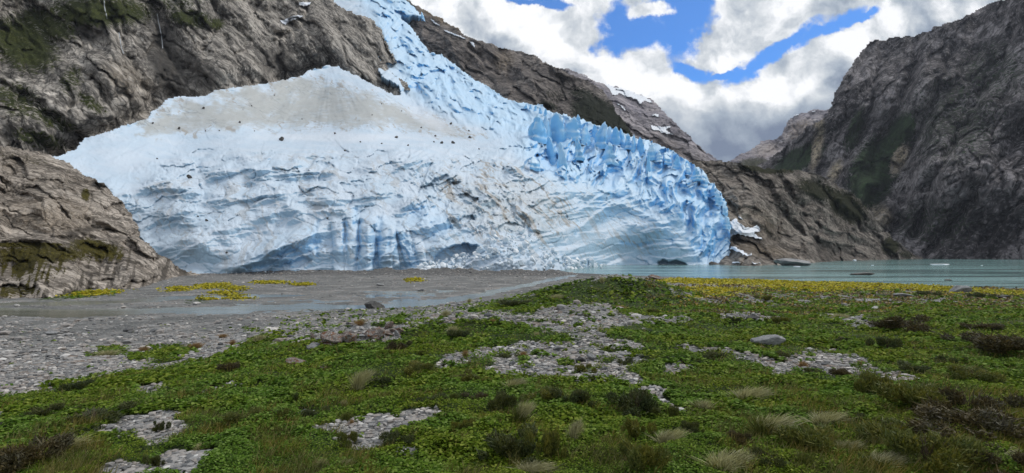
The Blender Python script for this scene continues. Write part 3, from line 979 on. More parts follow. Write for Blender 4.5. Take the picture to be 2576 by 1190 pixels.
def kn_masks(x, y, V):
    veg = vegm([(2130, 520, 110, 60, 35, .8), (2060, 480, 120, 45, 20, .7), (1930, 425, 140, 22, 3, .75), (2240, 620, 40, 40, 40, .9), (2000, 560, 40, 50, 0, .4), (2280, 640, 50, 20, 20, .6)], 0.08)(x, y)
    return veg, vegm([(1900, 560, 120, 60, 20, .25), (1920, 630, 120, 25, 10, .3)], 0)(x, y), blob(x, y, 2100, 640, 80, 30) * .5


knoll = link('rock_knoll', relief('rock_knoll', KN_POLY, KN_SURF, 2.2, 3.5, 13, kn_masks), M['rock_knoll'], kind='structure')
for i, pl in enumerate([[(1828, 560), (1850, 548), (1862, 562), (1880, 572), (1908, 566), (1914, 580), (1900, 588), (1925, 604), (1905, 600), (1880, 594), (1860, 590), (1834, 596)],
                        [(1836, 618), (1852, 622), (1878, 636), (1896, 642), (1880, 644), (1856, 634), (1838, 628)],
                        [(1857, 543), (1870, 548), (1872, 552), (1860, 549)], [(1892, 658), (1916, 662), (1914, 665), (1894, 663)], [(1838, 660), (1860, 656), (1864, 663), (1842, 665)]]):
    link('snow_patch', relief('snow_patch', pl, lambda x, y: KN_SURF(x, y, 4.0), 1.3, 3.5, 80 + i, lambda x, y, V: (0 * x, 0 * x, 0 * x + 1), 0.02, edge_scale=12), M['snow'], knoll)

# near outcrop at the left edge
def oc_extra(x, y):
    ledge = sstep(597, 606, y + 4 * np.sin(x / 40)) * (1 - sstep(330, 420, x))
    grooves = 7 * ridged((x + 0.25 * y) / 26, y / 120, 2, 77) * sstep(610, 640, y)
    return (24 * ledge + grooves - 10 * blob(x, y, 220, 575, 160, 9, -6)) / F


OC_SURF = mount_surf([(530, 705, 158), (400, 722, 124), (300, 730, 108), (100, 748, 90), (0, 752, 86), (-250, 790, 66), (0, 365, 175), (145, 395, 190), (265, 465, 180), (355, 600, 165), (200, 500, 155),
                      (0, 600, 118), (200, 600, 132), (-250, 350, 130), (450, 672, 165), (0, 480, 145)], 20, 71, 0.75, extra=oc_extra, lam=(150, 60, 34, 13))
OC_POLY = [(-260, 340), (-60, 352), (0, 366), (60, 374), (110, 384), (145, 396), (175, 410), (200, 432), (235, 450), (265, 462), (285, 490), (312, 508), (330, 540), (352, 572), (354, 600), (378, 612),
           (395, 634), (425, 652), (452, 674), (480, 682), (505, 690), (532, 700), (560, 716), (400, 745), (200, 765), (0, 785), (-260, 840)]


def oc_masks(x, y, V):
    n = fbm(x / 30, y / 14, 3, 5)
    veg = vegm([(100, 640, 260, 40, 0, .75), (240, 625, 120, 40, 10, .8), (60, 616, 160, 10, 0, 1.2), (60, 400, 160, 30, 10, .4), (215, 490, 20, 30, 0, .8), (80, 680, 180, 60, 0, .45), (40, 730, 100, 30, 0, .6)], 0.03)(x, y)
    gro = ridged((x + 0.25 * y) / 26, y / 120, 2, 77)
    veg = veg + 0.25 * (gro < 0.1) * sstep(600, 650, y)
    wet = 0.8 * (gro < -0.05) * sstep(600, 640, y) + blob(x, y, 200, 583, 60, 12, -12) * .9  # darker rock in the groove bottoms and the recess above the ledge
    return np.clip(veg, 0, 1), blob(x, y, 130, 540, 160, 60) * .25, np.clip(wet, 0, 1)


outcrop = link('rock_outcrop', relief('rock_outcrop', OC_POLY, OC_SURF, 2.2, 4, 17, oc_masks), M['rock_near'], kind='structure')

# waterfalls trickling down the left mountain
for (pts, lab) in [([(263, 2), (264, 20), (268, 36), (270, 48)], 'thin white waterfall at the top of the mossy left slope'),
                   ([(300, 82), (303, 100), (306, 120), (312, 136)], 'narrow waterfall in the dark gully below the mossy slope'),
                   ([(396, 36), (400, 58), (404, 75), (408, 100), (410, 122)], 'broken white waterfall down the grey rock wall, tallest of the trickles')]:
    P = np.array(pts, float)
    t = np.linspace(0, 1, 24)
    seg = np.linspace(0, 1, len(P))
    fx = np.interp(t, seg, P[:, 0]) + 0.8 * perlin(t * 7, t * 0, 4); fy = np.interp(t, seg, P[:, 1])
    wd = 0.35 + 0.4 * perlin(t * 9, t * 0 + 3, 5)
    C = LM_SURF(fx, fy, 7.0)
    s = C[:, 1] / F
    A = C.copy(); B = C.copy(); A[:, 0] -= wd * s; B[:, 0] += wd * s
    Cf = C.copy(); Cf[:, 1] -= 0.8
    V = np.concatenate([A, Cf, B]); n = len(t)
    fcs = [(i, i + 1, n + i + 1, n + i) for i in range(n - 1)] + [(n + i, n + i + 1, 2 * n + i + 1, 2 * n + i) for i in range(n - 1)]
    link('waterfall', new_mesh('waterfall', V, fcs), M['fall'], label=lab, cat='waterfall', group='waterfalls on the left mountain')

# ------------------------------------------------------------------ glacier
GL_DF = depth_field([
    (150, 393, 214), (210, 345, 238), (300, 320, 258), (400, 262, 298), (540, 228, 346), (700, 200, 428), (830, 166, 512), (920, 200, 505), (1000, 237, 505),
    (1036, 230, 585), (1036, 190, 620), (985, 160, 655), (960, 75, 760), (925, 40, 820), (850, 0, 930), (850, -80, 1100), (1000, -80, 1200), (1000, 0, 980), (1060, 100, 830), (1120, 170, 740),
    (1190, 200, 700), (1100, 240, 560), (1275, 258, 590), (1370, 272, 545), (1450, 290, 505), (1600, 345, 475), (1700, 380, 455), (1800, 470, 425), (1832, 560, 395), (1838, 660, 370),
    (1835, 690, 360), (1600, 668, 362), (1500, 672, 318), (1420, 682, 250), (1250, 688, 204), (1000, 692, 194), (700, 695, 184), (500, 694, 182), (420, 660, 185),
    (300, 500, 206), (360, 600, 192), (700, 600, 199), (700, 500, 218), (700, 400, 262), (700, 330, 342), (800, 250, 436), (1000, 600, 206), (1000, 500, 230), (1000, 400, 282), (1000, 340, 372),
    (1100, 300, 470), (1200, 350, 402), (1300, 600, 236), (1300, 520, 262), (1300, 450, 305), (1300, 350, 415), (1500, 600, 335), (1500, 540, 348), (1500, 450, 385), (1500, 370, 450), (1700, 600, 362),
    (1700, 540, 376), (1700, 450, 415), (300, 400, 232), (450, 500, 210), (500, 600, 193), (450, 350, 280)])

LEDGES = [  # crest polyline, reach below, height
    ([(330, 420), (400, 412), (470, 420)], 20, 9), ([(350, 480), (420, 470), (500, 478), (560, 490)], 24, 12), ([(400, 545), (470, 530), (540, 535)], 26, 14), ([(430, 610), (500, 596), (580, 604)], 26, 12),
    ([(880, 500), (960, 486), (1030, 492)], 26, 16), ([(900, 408), (980, 402), (1040, 412)], 20, 12), ([(640, 545), (700, 520), (770, 512)], 24, 12), ([(1180, 570), (1240, 556), (1290, 575)], 30, 18),
    ([(1060, 440), (1110, 430), (1160, 446)], 24, 16), ([(1390, 520), (1450, 516), (1500, 528)], 30, 16), ([(1560, 560), (1640, 572), (1700, 590)], 26, 10),
    ([(436, 402), (538, 396), (633, 393), (738, 389), (844, 392), (930, 398)], 22, 9),
    ([(430, 440), (527, 428), (620, 425), (720, 432), (800, 426), (900, 420), (1000, 430)], 26, 14),
    ([(470, 470), (560, 462), (640, 458), (700, 462), (774, 470)], 22, 9),
    ([(560, 512), (640, 496), (738, 484), (791, 466), (901, 449), (960, 455)], 30, 16),
    ([(837, 382), (942, 375), (1048, 378), (1153, 371), (1224, 392)], 22, 14),
    ([(985, 425), (1062, 403), (1125, 396), (1171, 412)], 30, 20),
    ([(500, 592), (560, 578), (615, 561), (703, 533), (756, 527), (844, 533), (901, 537), (960, 545)], 44, 26),
    ([(583, 684), (650, 644), (721, 607), (774, 586), (800, 600)], 34, 22),
    ([(560, 680), (633, 640), (700, 600), (760, 572)], 20, 10),
    ([(620, 686), (680, 655), (720, 648), (750, 672)], 20, 14),
    ([(988, 540), (1040, 505), (1090, 470)], 34, 22),
    ([(1048, 565), (1097, 505)], 30, 18),
    ([(1060, 590), (1120, 550), (1175, 526)], 44, 30),
    ([(1136, 424), (1164, 452), (1190, 480)], 26, 16),
    ([(1190, 470), (1240, 460), (1290, 470)], 30, 18),
    ([(1225, 400), (1270, 408), (1300, 430), (1340, 450)], 30, 20),
    ([(1326, 487), (1364, 491), (1435, 480), (1488, 486), (1540, 470)], 30, 20),
    ([(1200, 480), (1240, 500), (1275, 540)], 34, 20),
    ([(1287, 547), (1322, 533), (1350, 555), (1370, 590)], 40, 22),
    ([(1435, 593), (1470, 562), (1491, 540), (1523, 514), (1558, 515), (1611, 533), (1663, 561), (1738, 551)], 44, 26),
    ([(1500, 600), (1580, 590), (1660, 605), (1740, 600)], 22, 8),
    ([(1308, 392), (1340, 410), (1386, 437), (1430, 425), (1470, 400)], 26, 18),
    ([(1600, 440), (1680, 450), (1740, 470), (1800, 500)], 26, 14),
    ([(1640, 500), (1700, 505), (1760, 520), (1820, 545)], 24, 12),
    ([(1310, 360), (1350, 340), (1400, 330)], 24, 14),
    ([(840, 560), (900, 548), (960, 556), (1010, 580), (1040, 630)], 24, 16),
]
SLOTS = [  # crevasse polyline, width, depth
    ([(869, 560), (867, 590), (870, 624)], 4, 26), ([(957, 556), (950, 610), (942, 662)], 5, 34), ([(897, 530), (892, 566)], 4, 20), ([(1018, 600), (1034, 640), (1040, 684)], 7, 40),
    ([(800, 560), (790, 600), (800, 650)], 3, 12), ([(780, 580), (803, 606), (780, 612)], 5, 16), ([(905, 560), (902, 620), (905, 670)], 3, 12), ([(980, 580), (976, 640)], 3, 12),
    ([(640, 668), (700, 640), (760, 622), (800, 614)], 4, 16), ([(1040, 540), (1075, 520)], 5, 20), ([(1090, 592), (1128, 572)], 5, 22), ([(640, 672), (700, 664), (740, 662)], 4, 14),
    ([(1455, 560), (1450, 590)], 3, 14), ([(1290, 575), (1284, 600)], 3, 12), ([(1375, 355), (1372, 400)], 5, 30), ([(1388, 350), (1386, 405)], 5, 30), ([(1407, 320), (1402, 372)], 4, 22),
    ([(1335, 350), (1330, 392)], 4, 18), ([(1520, 350), (1510, 400)], 5, 26), ([(1470, 385), (1462, 425)], 6, 20), ([(1548, 440), (1536, 470)], 6, 34), ([(1518, 445), (1514, 462)], 5, 22),
    ([(1690, 450), (1722, 480), (1745, 500)], 6, 30), ([(1760, 500), (1800, 530)], 4, 20), ([(1400, 440), (1420, 425)], 4, 12), ([(1790, 560), (1800, 600)], 4, 20), ([(1745, 590), (1738, 640)], 4, 18),
    ([(1579, 485), (1577, 494)], 6, 22), ([(1672, 597), (1690, 606)], 6, 20), ([(1560, 610), (1600, 616), (1640, 612)], 2.5, 7), ([(1480, 400), (1500, 430)], 4, 16), ([(1440, 400), (1445, 430)], 5, 20),
]


def gl_amp(x, y):
    a = np.full(x.shape, 0.8)
    cone = poly_soft([(140, 400), (350, 300), (540, 220), (830, 160), (1000, 235), (1120, 290), (1230, 330), (1200, 345), (1000, 322), (700, 310), (400, 330), (200, 400)], x, y, 22)
    flat = poly_soft([(140, 380), (420, 318), (700, 312), (1100, 330), (1240, 340), (1240, 366), (1000, 375), (700, 378), (450, 385), (330, 480), (150, 400)], x, y, 18)
    a = a * (1 - 0.95 * cone) * (1 - 0.80 * flat)
    left = blob(x, y, 560, 600, 260, 120, -10, 0.5)
    a = a * (1 - 0.30 * left)
    a = a * (1 - 0.45 * blob(x, y, 1540, 600, 110, 60, 0, .5))
    return a, cone


def gl_fields(x, y):
    amp, cone = gl_amp(x, y)
    up = 1 - sstep(-40, 60, (y - 330) - (x - 1250) * 0.42)          # icefall strip above the bend
    up = up * sstep(990, 1060, x + 0.0 * y + 0.55 * np.maximum(240 - y, 0) * 0.9)
    ser = np.maximum(blob(x, y, 1450, 375, 200, 105, 18, .5), blob(x, y, 1680, 450, 190, 110, 38, .5))
    ser = np.maximum(ser, blob(x, y, 1790, 560, 80, 140, 0, .5))
    return amp, cone, up, ser


def gl_noise(x, y):
    amp, cone, up, ser = gl_fields(x, y)
    wx = x + 16 * fbm(x / 70, y / 70, 3, 205); wy = y + 12 * fbm(x / 60, y / 60 + 7, 3, 206)
    # compression ridges, long and low, each with one steep side
    a, b = rot(wx, wy, -8)
    la, lb = rot(x + 7 * fbm(x / 110, y / 90, 3, 207), y + 6 * fbm(x / 90, y / 60, 4, 208, .6), -9)
    ph = lb / 44 + .9 * perlin(la / 420, lb / 200, 210)
    fr = ph - np.floor(ph)
    low = 17 * sstep(0, .16, fr) * (1 - fr) ** .8 * (0.05 + 1.1 * sstep(-.2, .4, perlin(la / 150, lb / 60, 213)))
    low = low + 24 * perlin(x / 190 + .3 * y / 100, y / 110, 217) + 14 * perlin(x / 80, y / 60, 218)
    da, db = rot(x + 10 * fbm(x / 80, y / 80, 3, 219), y, -32)
    pd = db / 38 + .8 * perlin(da / 200, db / 120, 221)
    fd = pd - np.floor(pd)
    low = low + 16 * sstep(0, .2, fd) * (1 - fd) * sstep(0, .4, perlin(x / 130, y / 90, 223))
    ph = lb / 19 + 1.2 * perlin(la / 260, lb / 120, 215)
    fr = ph - np.floor(ph)
    low = low + 11 * sstep(0, .14, fr) * (1 - fr) * sstep(-.25, .3, perlin(la / 90, lb / 40, 216))
    fh, fe = facets(a / 62, b / 26, 214, .7, .6)
    low = low + 10 * fh + 2.5 * sstep(0, .10, fe)
    a2, b2 = rot(wx, wy, -36)
    cen = blob(x, y, 1220, 500, 290, 130, 8, .4)
    fh, fe = facets(a2 / 66, b2 / 24, 220, .9, .8)
    fh2, fe2 = facets(a2 / 24, b2 / 11, 222, .8, .7)
    low = low * (1 - .6 * cen) + cen * (18 * fh + 5 * fh2 + 6 * ridged(a2 / 16, b2 / 40, 2, 226))
    # icefall: broken pinnacles
    a3, b3 = rot(wx, wy, 34)
    f1, f2, cid = worley(a3 / 34, b3 / 17, 230)
    g1, g2, gid = worley(a3 / 15, b3 / 9, 236)
    fh, fe = facets(a3 / 20, b3 / 12, 238, .8, .8)
    e1, e2, eid = worley(a3 / 70, b3 / 36, 233)
    fall = 20 * (0.7 - e1) * (.3 + 1.2 * eid) + 13 * (0.8 - f1) * (0.4 + 1.0 * cid) + 4 * (0.8 - g1) + 7 * ridged(a3 / 70, b3 / 40, 3, 231) + 7 * fh
    # serac field: tall fins with deep gaps
    a4, b4 = rot(wx, wy, -72)
    s1 = ridged(a4 / 150, b4 / 46, 2, 240)
    fh, fe = facets(a4 / 58, b4 / 24, 246, 1.0, .9)
    fh2, fe2 = facets(a4 / 24, b4 / 13, 247, .8, .8)
    sera = 34 * s1 + 15 * fh + 5 * fh2 + 9 * ridged(wx / 34, wy / 44, 3, 249)
    n = low * amp
    n = n * (1 - up) + fall * up
    n = n * (1 - ser) + sera * ser
    th = np.arctan2(y - 150, x - 830); rr_ = np.hypot(x - 830, y - 150)
    n = n + cone * (2.0 * fbm(th * 5 + .5 * perlin(x / 60, y / 60, 307), rr_ / 200, 3, 303, .6) * np.clip(rr_ / 120, 0, 1) + 3.0 * fbm(x / 50, y / 14, 3, 305))
    # surveyed ledges and crevasses
    for pts, reach, h in LEDGES:
        P = np.array(pts, float)
        m = (x > P[:, 0].min() - 60) & (x < P[:, 0].max() + 60) & (y > P[:, 1].min() - 60) & (y < P[:, 1].max() + 2.5 * reach + 20)
        if not m.any():
            continue
        xs = x[m]; ys = y[m]
        jx = xs + 5 * fbm(xs / 26, ys / 26, 3, 260); jy = ys + 5 * fbm(xs / 22 + 5, ys / 22, 3, 261)
        best = np.full(xs.shape, 1e9); sgn = np.zeros(xs.shape); tt = np.zeros(xs.shape)
        L = np.concatenate([[0], np.cumsum(np.hypot(*np.diff(P, axis=0).T))]); L /= L[-1]
        for i in range(len(P) - 1):
            v = P[i + 1] - P[i]; vv = v @ v
            t = np.clip(((jx - P[i, 0]) * v[0] + (jy - P[i, 1]) * v[1]) / vv, 0, 1)
            ox = jx - P[i, 0] - t * v[0]; oy = jy - P[i, 1] - t * v[1]
            dd = np.hypot(ox, oy); c = v[0] * oy - v[1] * ox
            better = dd < best
            best = np.where(better, dd, best)
            sgn = np.where(better, np.sign(c), sgn)
            tt = np.where(better, L[i] + t * (L[i + 1] - L[i]), tt)
        endf = np.sin(np.pi * np.clip(tt, 0.02, 0.98)) ** 0.5
        below = sgn > 0
        prof = np.where(below, np.exp(-(best / reach) ** 1.3), np.exp(-best / (reach * 0.35)))
        n[m] = n[m] + 1.15 * h * prof * endf * (0.85 + 0.4 * perlin(xs / 50, ys / 50, 262))
    for pts, wdt, h in SLOTS:
        P = np.array(pts, float)
        m = (x > P[:, 0].min() - 40) & (x < P[:, 0].max() + 40) & (y > P[:, 1].min() - 40) & (y < P[:, 1].max() + 40)
        if not m.any():
            continue
        xs = x[m]; ys = y[m]
        jx = xs + 3 * fbm(xs / 18, ys / 18, 3, 270); jy = ys + 3 * fbm(xs / 18 + 5, ys / 18, 3, 271)
        dd = seg_dist(pts, jx, jy)
        n[m] = n[m] - 0.36 * h * np.exp(-(dd / (wdt * 1.5)) ** 2)
    # fluted columns of the snout and the folded arch beside them
    for (c0, wc, hc, ln, yt) in [(852, 17, 20, .05, 556), (884, 17, 24, -.03, 545), (924, 22, 30, -.06, 545), (976, 26, 34, .10, 560), (1024, 16, 22, .22, 575), (1052, 14, 16, .25, 590)]:
        q = (x + 4 * perlin(x / 30, y / 40, 279) - c0 - ln * (y - 620)) / wc
        n = n + (1.0 + .5 * perlin(x / 60, y / 45, 274)) * hc * np.sqrt(np.clip(1 - q * q, 0, 1)) * sstep(yt - 14, yt + 22, y)
    n = n + 46 * blob(x, y, 1280, 660, 120, 105, 0, .1)
    n = n + 34 * blob(x, y, 640, 650, 150, 34, -24, .1) + 30 * blob(x, y, 760, 600, 90, 40, -10, .1) + 26 * blob(x, y, 480, 620, 110, 50, 10, .1) + 30 * blob(x, y, 1560, 600, 130, 50, -8, .1)
    col_ = .35 * blob(x, y, 930, 618, 120, 70, 4, .5)
    wv = x + .10 * (y - 620) + 7 * fbm(x / 60, y / 70, 2, 275)
    n = n + col_ * (13 * (1 - np.abs(perlin(wv / 34, y / 400, 276)) * 2.2) + 5 * perlin(wv / 11, y / 90, 277))
    arch = blob(x, y, 700, 625, 130, 66, -18, .4)
    fold = (y - 620) * .9 + (x - 700) * .42 + 10 * fbm(x / 70, y / 60, 2, 278)
    fr = fold / 30 - np.floor(fold / 30)
    n = n + arch * 12 * sstep(0, .25, fr) * (1 - fr)
    # melt caves at the foot
    for (cx, cy, rx, ry, an, h) in [(1148, 640, 66, 24, -14, 60), (1008, 665, 26, 50, 0, 24), (1694, 668, 40, 14, 6, 60), (720, 672, 70, 14, -18, 16), (1360, 412, 55, 28, -25, 30), (1300, 570, 40, 40, 0, 14)]:
        j = 5 * fbm(x / 24, y / 24, 3, 280)
        n = n - .75 * h * (1 - sstep(0.8, 1.0, np.hypot(*[c for c in ((rot(x + j - cx, y + j - cy, an)[0] / rx), (rot(x + j - cx, y + j - cy, an)[1] / ry))])))
    rough = 1.1 * fbm(x / 16, y / 10, 4, 290, 0.55) * (0.25 + amp)
    # chute of fine brash on the central slope
    g1, g2, gid = worley(x / 12, y / 10, 296)
    br = blob(x, y, 1290, 640, 120, 70, 0, .3)
    rough = rough + br * 9 * (0.7 - g1)
    return n + rough


def GL_SURF(x, y, off=0.0):
    D = GL_DF(x, y)
    n = gl_noise(x, y)
    # bury the foot where it meets gravel and lake
    sl = np.clip(np.log(GL_DF(x, y - 8) / D) / 8 * F, 0.2, 3.2)
    return P3(x, y, D * (1 - n * (0.5 + 0.62 * sl) / F) - off)


GL_POLY = [(120, 392), (145, 392), (190, 374), (212, 346), (260, 334), (310, 316), (372, 296), (378, 280), (402, 268), (412, 250), (450, 242), (520, 240), (545, 224), (640, 214), (720, 198), (765, 185),
           (772, 176), (800, 172), (826, 164), (850, 166), (900, 190), (950, 218), (1000, 240), (1010, 236), (1000, 214), (960, 194), (945, 165), (950, 140), (962, 128), (938, 74), (905, 50),
           (850, 34), (816, 12), (780, -60), (780, -100), (960, -100), (1000, -30), (1028, 6), (1042, 18), (1062, 38), (1068, 44), (1050, 40), (1020, 40), (1008, 46), (1030, 60), (1056, 96), (1080, 128),
           (1108, 136), (1130, 150), (1160, 172), (1192, 198), (1230, 216), (1262, 240), (1300, 256), (1340, 262), (1362, 262), (1378, 276), (1400, 284), (1420, 284), (1440, 296), (1470, 300), (1500, 312),
           (1540, 322), (1575, 334), (1600, 346), (1640, 352), (1660, 364), (1690, 376), (1712, 392), (1745, 412), (1772, 430), (1786, 452), (1802, 470), (1818, 492), (1832, 520), (1834, 548), (1838, 580),
           (1836, 620), (1844, 645), (1836, 668), (1836, 690), (1500, 700), (1420, 706), (1060, 710), (500, 712), (440, 690), (380, 640), (330, 560), (260, 480), (180, 430)]


def gl_masks(x, y, V):
    amp, cone, up, ser = gl_fields(x, y)
    nse = fbm(x / 60, y / 40, 4, 301, 0.6)
    core = poly_soft([(360, 300), (560, 226), (760, 185), (860, 210), (960, 245), (1060, 285), (1160, 325), (1215, 338), (1130, 340), (1000, 320), (800, 318), (560, 322), (330, 345)], x + 24 * nse, y + 16 * nse, 26)
    th = np.arctan2(y - 150, x - 830); rr_ = np.hypot(x - 830, y - 150)
    ray = fbm(th * 9, rr_ / 160, 3, 303, .6)
    core = core * np.clip(.84 + .12 * ray + .20 * sstep(200, 330, y) + .28 * nse + .12 * fbm(x / 14, y / 7, 3, 306), .15, 1)
    dirt = 0.95 * core
    dirt = np.maximum(dirt, .24 * poly_soft([(300, 440), (700, 400), (1200, 380), (1700, 520), (1830, 660), (500, 690), (330, 560)], x, y, 30))
    dirt = np.maximum(dirt, .45 * blob(x, y, 1130, 335, 130, 12, 4))
    dirt = np.maximum(dirt, .55 * blob(x, y, 1280, 520, 300, 140, 12, .3))
    dirt = np.maximum(dirt, .42 * blob(x, y, 1250, 420, 150, 40, 10, .2))
    dirt = np.maximum(dirt, .30 * blob(x, y, 1560, 610, 190, 60, 0, .2))
    dirt = np.maximum(dirt, .22 * blob(x, y, 800, 400, 420, 50, 0, .2))
    dirt = np.maximum(dirt, .30 * blob(x, y, 520, 520, 70, 60, 0, .2))
    dirt = np.maximum(dirt, .35 * blob(x, y, 1760, 530, 60, 30, 0, .2))
    blue = np.maximum(.85 * up, .9 * np.maximum(ser ** .6, blob(x, y, 1560, 420, 330, 190, 28, .2) * .75))
    blue = np.maximum(blue, .30 * blob(x, y, 940, 610, 140, 90, 0, .2))
    blue = np.maximum(blue, .40 * blob(x, y, 1150, 630, 80, 34, -10, .4))
    blue = np.maximum(blue, .35 * blob(x, y, 720, 640, 140, 60, -20, .2))
    blue = np.maximum(blue, .40 * blob(x, y, 1080, 550, 120, 60, -20, .2))
    blue = np.maximum(blue, .62 * blob(x, y, 1720, 520, 170, 130, 20, .3))
    blue = blue * (1 - 0.95 * cone) * (1 - 0.6 * blob(x, y, 1300, 520, 160, 70, 10, .3))
    blue = np.clip(blue + 0.18 * nse * (blue > .05), 0, 1)
    for pts, wdt, h in SLOTS:
        blue = np.maximum(blue, 0.5 * np.exp(-(seg_dist(pts, x, y) / (wdt * 2.2)) ** 2))
    dirt = dirt * (1 - .9 * ser)
    snow = 0.5 * blob(x, y, 1080, 300, 90, 26, 28, .3) + .35 * blob(x, y, 1240, 665, 200, 26) + .5 * blob(x, y, 850, 345, 300, 16, 0, .3)
    return dirt, blue, np.clip(snow, 0, 1)


def gl_zones(x, y):
    amp, cone, up, ser = gl_fields(x, y)
    z = np.zeros(x.shape, int)
    z[(x > 1440 + 10 * np.sin(y / 9)) & (y > 500 + 6 * np.sin(x / 17))] = 3
    z[ser > .5] = 4
    z[up > .5] = 1
    z[cone > .5] = 2
    return z


glacier = link('glacier', None, label='huge pale blue and white glacier pouring from the gap down to gravel and lake', cat='glacier')
glacier.location = (0, 190, 0)
GPARTS = relief('glacier', GL_POLY, GL_SURF, 1.9, 3.0, 19, gl_masks, 0.06, edge_scale=14, drop=.3, zones=gl_zones)
for nm_, me_, lb_ in zip(('ice_tongue', 'icefall', 'snow_cone', 'ice_cliff', 'serac_field'), GPARTS,
                         (None, 'blue broken icefall descending from the gap', 'smooth dirty cone of old snow', 'dirt-banded ice cliff standing in the lake', 'jagged deep blue seracs')):
    o = link(nm_, me_, M['ice'], glacier, lb_)
    o.location = (0, -190, 0)


def serac_mesh(seed):
    """a leaning fin of ice with a ragged tip, unit height"""
    r = np.random.default_rng(seed)
    nr, ns = 14, 16
    V = []
    lean = r.uniform(-.25, .25, 2)
    flat = r.uniform(0.45, 0.8)
    peaks = r.uniform(0, 2 * math.pi)
    for i in range(nr):
        t = i / (nr - 1)
        rad = 0.5 * (1 - t) ** r.uniform(0.55, 0.75) * (1 + .1 * r.normal()) + 0.015
        for j in range(ns):
            a = 2 * math.pi * j / ns
            k = 1 + 0.22 * math.cos(3 * a + peaks) + 0.16 * math.sin(5 * a + 2 * peaks + 3 * t)
            V.append((rad * k * math.cos(a) + lean[0] * t * t, rad * k * flat * math.sin(a) + lean[1] * t * t,
                      -0.35 + 1.35 * t + 0.05 * math.cos(2 * a + peaks) * (1 - t)))
    V = np.array(V)
    V[:, 0] += .06 * perlin(V[:, 2] * 5 + V[:, 1] * 3, V[:, 0] * 6 + 3, seed)
    V[:, 1] += .06 * perlin(V[:, 2] * 5, V[:, 0] * 6, seed + 1)
    fcs = [(i * ns + j, i * ns + (j + 1) % ns, (i + 1) * ns + (j + 1) % ns, (i + 1) * ns + j) for i in range(nr - 1) for j in range(ns)]
    return new_mesh('serac', V, fcs)


SER = [serac_mesh(900 + i) for i in range(7)]
SPOTS = [  # base x, base y, width, height
    (1352, 345, 60, 52), (1376, 352, 36, 66), (1402, 348, 60, 62), (1436, 340, 46, 46), (1452, 324, 26, 36), (1470, 352, 36, 42), (1496, 342, 24, 28), (1512, 362, 56, 52),
    (1531, 350, 20, 34), (1548, 356, 30, 36), (1566, 364, 20, 42), (1580, 368, 26, 32), (1594, 376, 20, 40), (1610, 382, 30, 36), (1640, 392, 26, 34), (1390, 404, 40, 60),
    (1416, 412, 30, 56), (1456, 392, 44, 46), (1530, 402, 40, 44), (1632, 424, 14, 40), (1655, 400, 30, 24),
    (1678, 408, 26, 26), (1702, 420, 30, 28), (1728, 434, 26, 24), (1750, 448, 26, 26), (1772, 464, 26, 26), (1792, 486, 24, 26), (1808, 508, 22, 28), (1822, 532, 20, 28),
    (1372, 290, 12, 16), (1360, 284, 10, 14), (1346, 278, 9, 14), (1334, 274, 8, 12), (1322, 270, 8, 10), (1064, 46, 12, 16),
    (1345, 420, 40, 30), (1828, 568, 20, 26)]
SP = GL_SURF(np.array([float(a[0]) for a in SPOTS]), np.array([float(a[1]) for a in SPOTS]), 4.0)
for i, (sx, sy, wd, ht) in enumerate(SPOTS):
    p = SP[i]
    s = p[1] / F
    o = link('serac', SER[i % len(SER)], M['serac'], glacier)
    o.location = (p[0], p[1] - 190, p[2])
    o.scale = (wd * s, wd * s * random.uniform(.8, 1.3), ht * s)
    o.rotation_euler = (0, 0, random.uniform(0, 6.28))

# ------------------------------------------------------------------ ground
_gp = []
for (dx, dy, z) in [(-300, 1190, 4), (0, 1190, 4), (700, 1190, 4), (1288, 1190, 4), (2000, 1190, 4.05), (2576, 1190, 4.2), (2900, 1190, 4.3),
                    (-200, 1000, 3.0), (0, 1000, 3.2), (600, 1000, 3.65), (1288, 1000, 3.8), (2000, 1000, 3.9), (2576, 1000, 4.3),
                    (-200, 900, 1.3), (0, 900, 1.4), (400, 885, 1.6), (700, 870, 2.4), (850, 850, 2.8), (1288, 900, 3.4), (1700, 900, 3.4), (2100, 900, 3.5), (2576, 900, 4.0),
                    (-200, 835, .6), (0, 835, .6), (400, 835, .6), (700, 822, .8), (900, 805, 1.2), (1000, 810, 2.2), (1120, 800, 2.6), (1300, 800, 3.0), (1500, 800, 3.2), (1700, 800, 3.0), (2100, 800, 2.9), (2576, 800, 3.6),
                    (1100, 772, .75), (940, 788, .75), (1000, 774, .40), (1100, 750, .38), (940, 752, .36), (1180, 730, .38), (820, 780, .40), (860, 790, .6), (1700, 750, 1.9), (2000, 755, 2.0), (2300, 755, 2.1), (2576, 760, 2.4), (1700, 715, 0.9), (2000, 720, 0.8), (2300, 725, .8), (2576, 742, .9),
                    (0, 785, .42), (500, 775, .42), (900, 765, .43), (1200, 732, .44), (-200, 785, .42), (500, 712, .5), (1000, 712, .5), (1300, 706, .45), (100, 740, .5), (200, 690, .6), (800, 690, .6), (1200, 690, .5)]:
    Yv = (CAMH - z) * F / (dy - HZ)
    _gp.append(((dx - CX) / F, math.log(Yv), z))
for (xx, yy, z) in [(-40, 230, .6), (-200, 300, .6), (20, 245, .2), (0, 5, 4), (-4, 3, 4), (4, 3, 4), (-150, 260, .6)]:
    _gp.append((xx / yy, math.log(yy), z))
G_TPS = Gridded(TPS(_gp, 1.0, 0.7, 1e-3), -3.0, 3.0, 0.0, 6.0, 500, 420)
SHORE = [(22, 230), (24, 205), (34, 190), (47, 174), (76, 139), (113, 114), (160, 95), (300, 60)]


def _chan(pts):
    r = []
    for dx, dy in pts:
        Y = 7.62 * F / (dy - HZ)
        r.append(((dx - CX) / F * Y, Y))
    return r


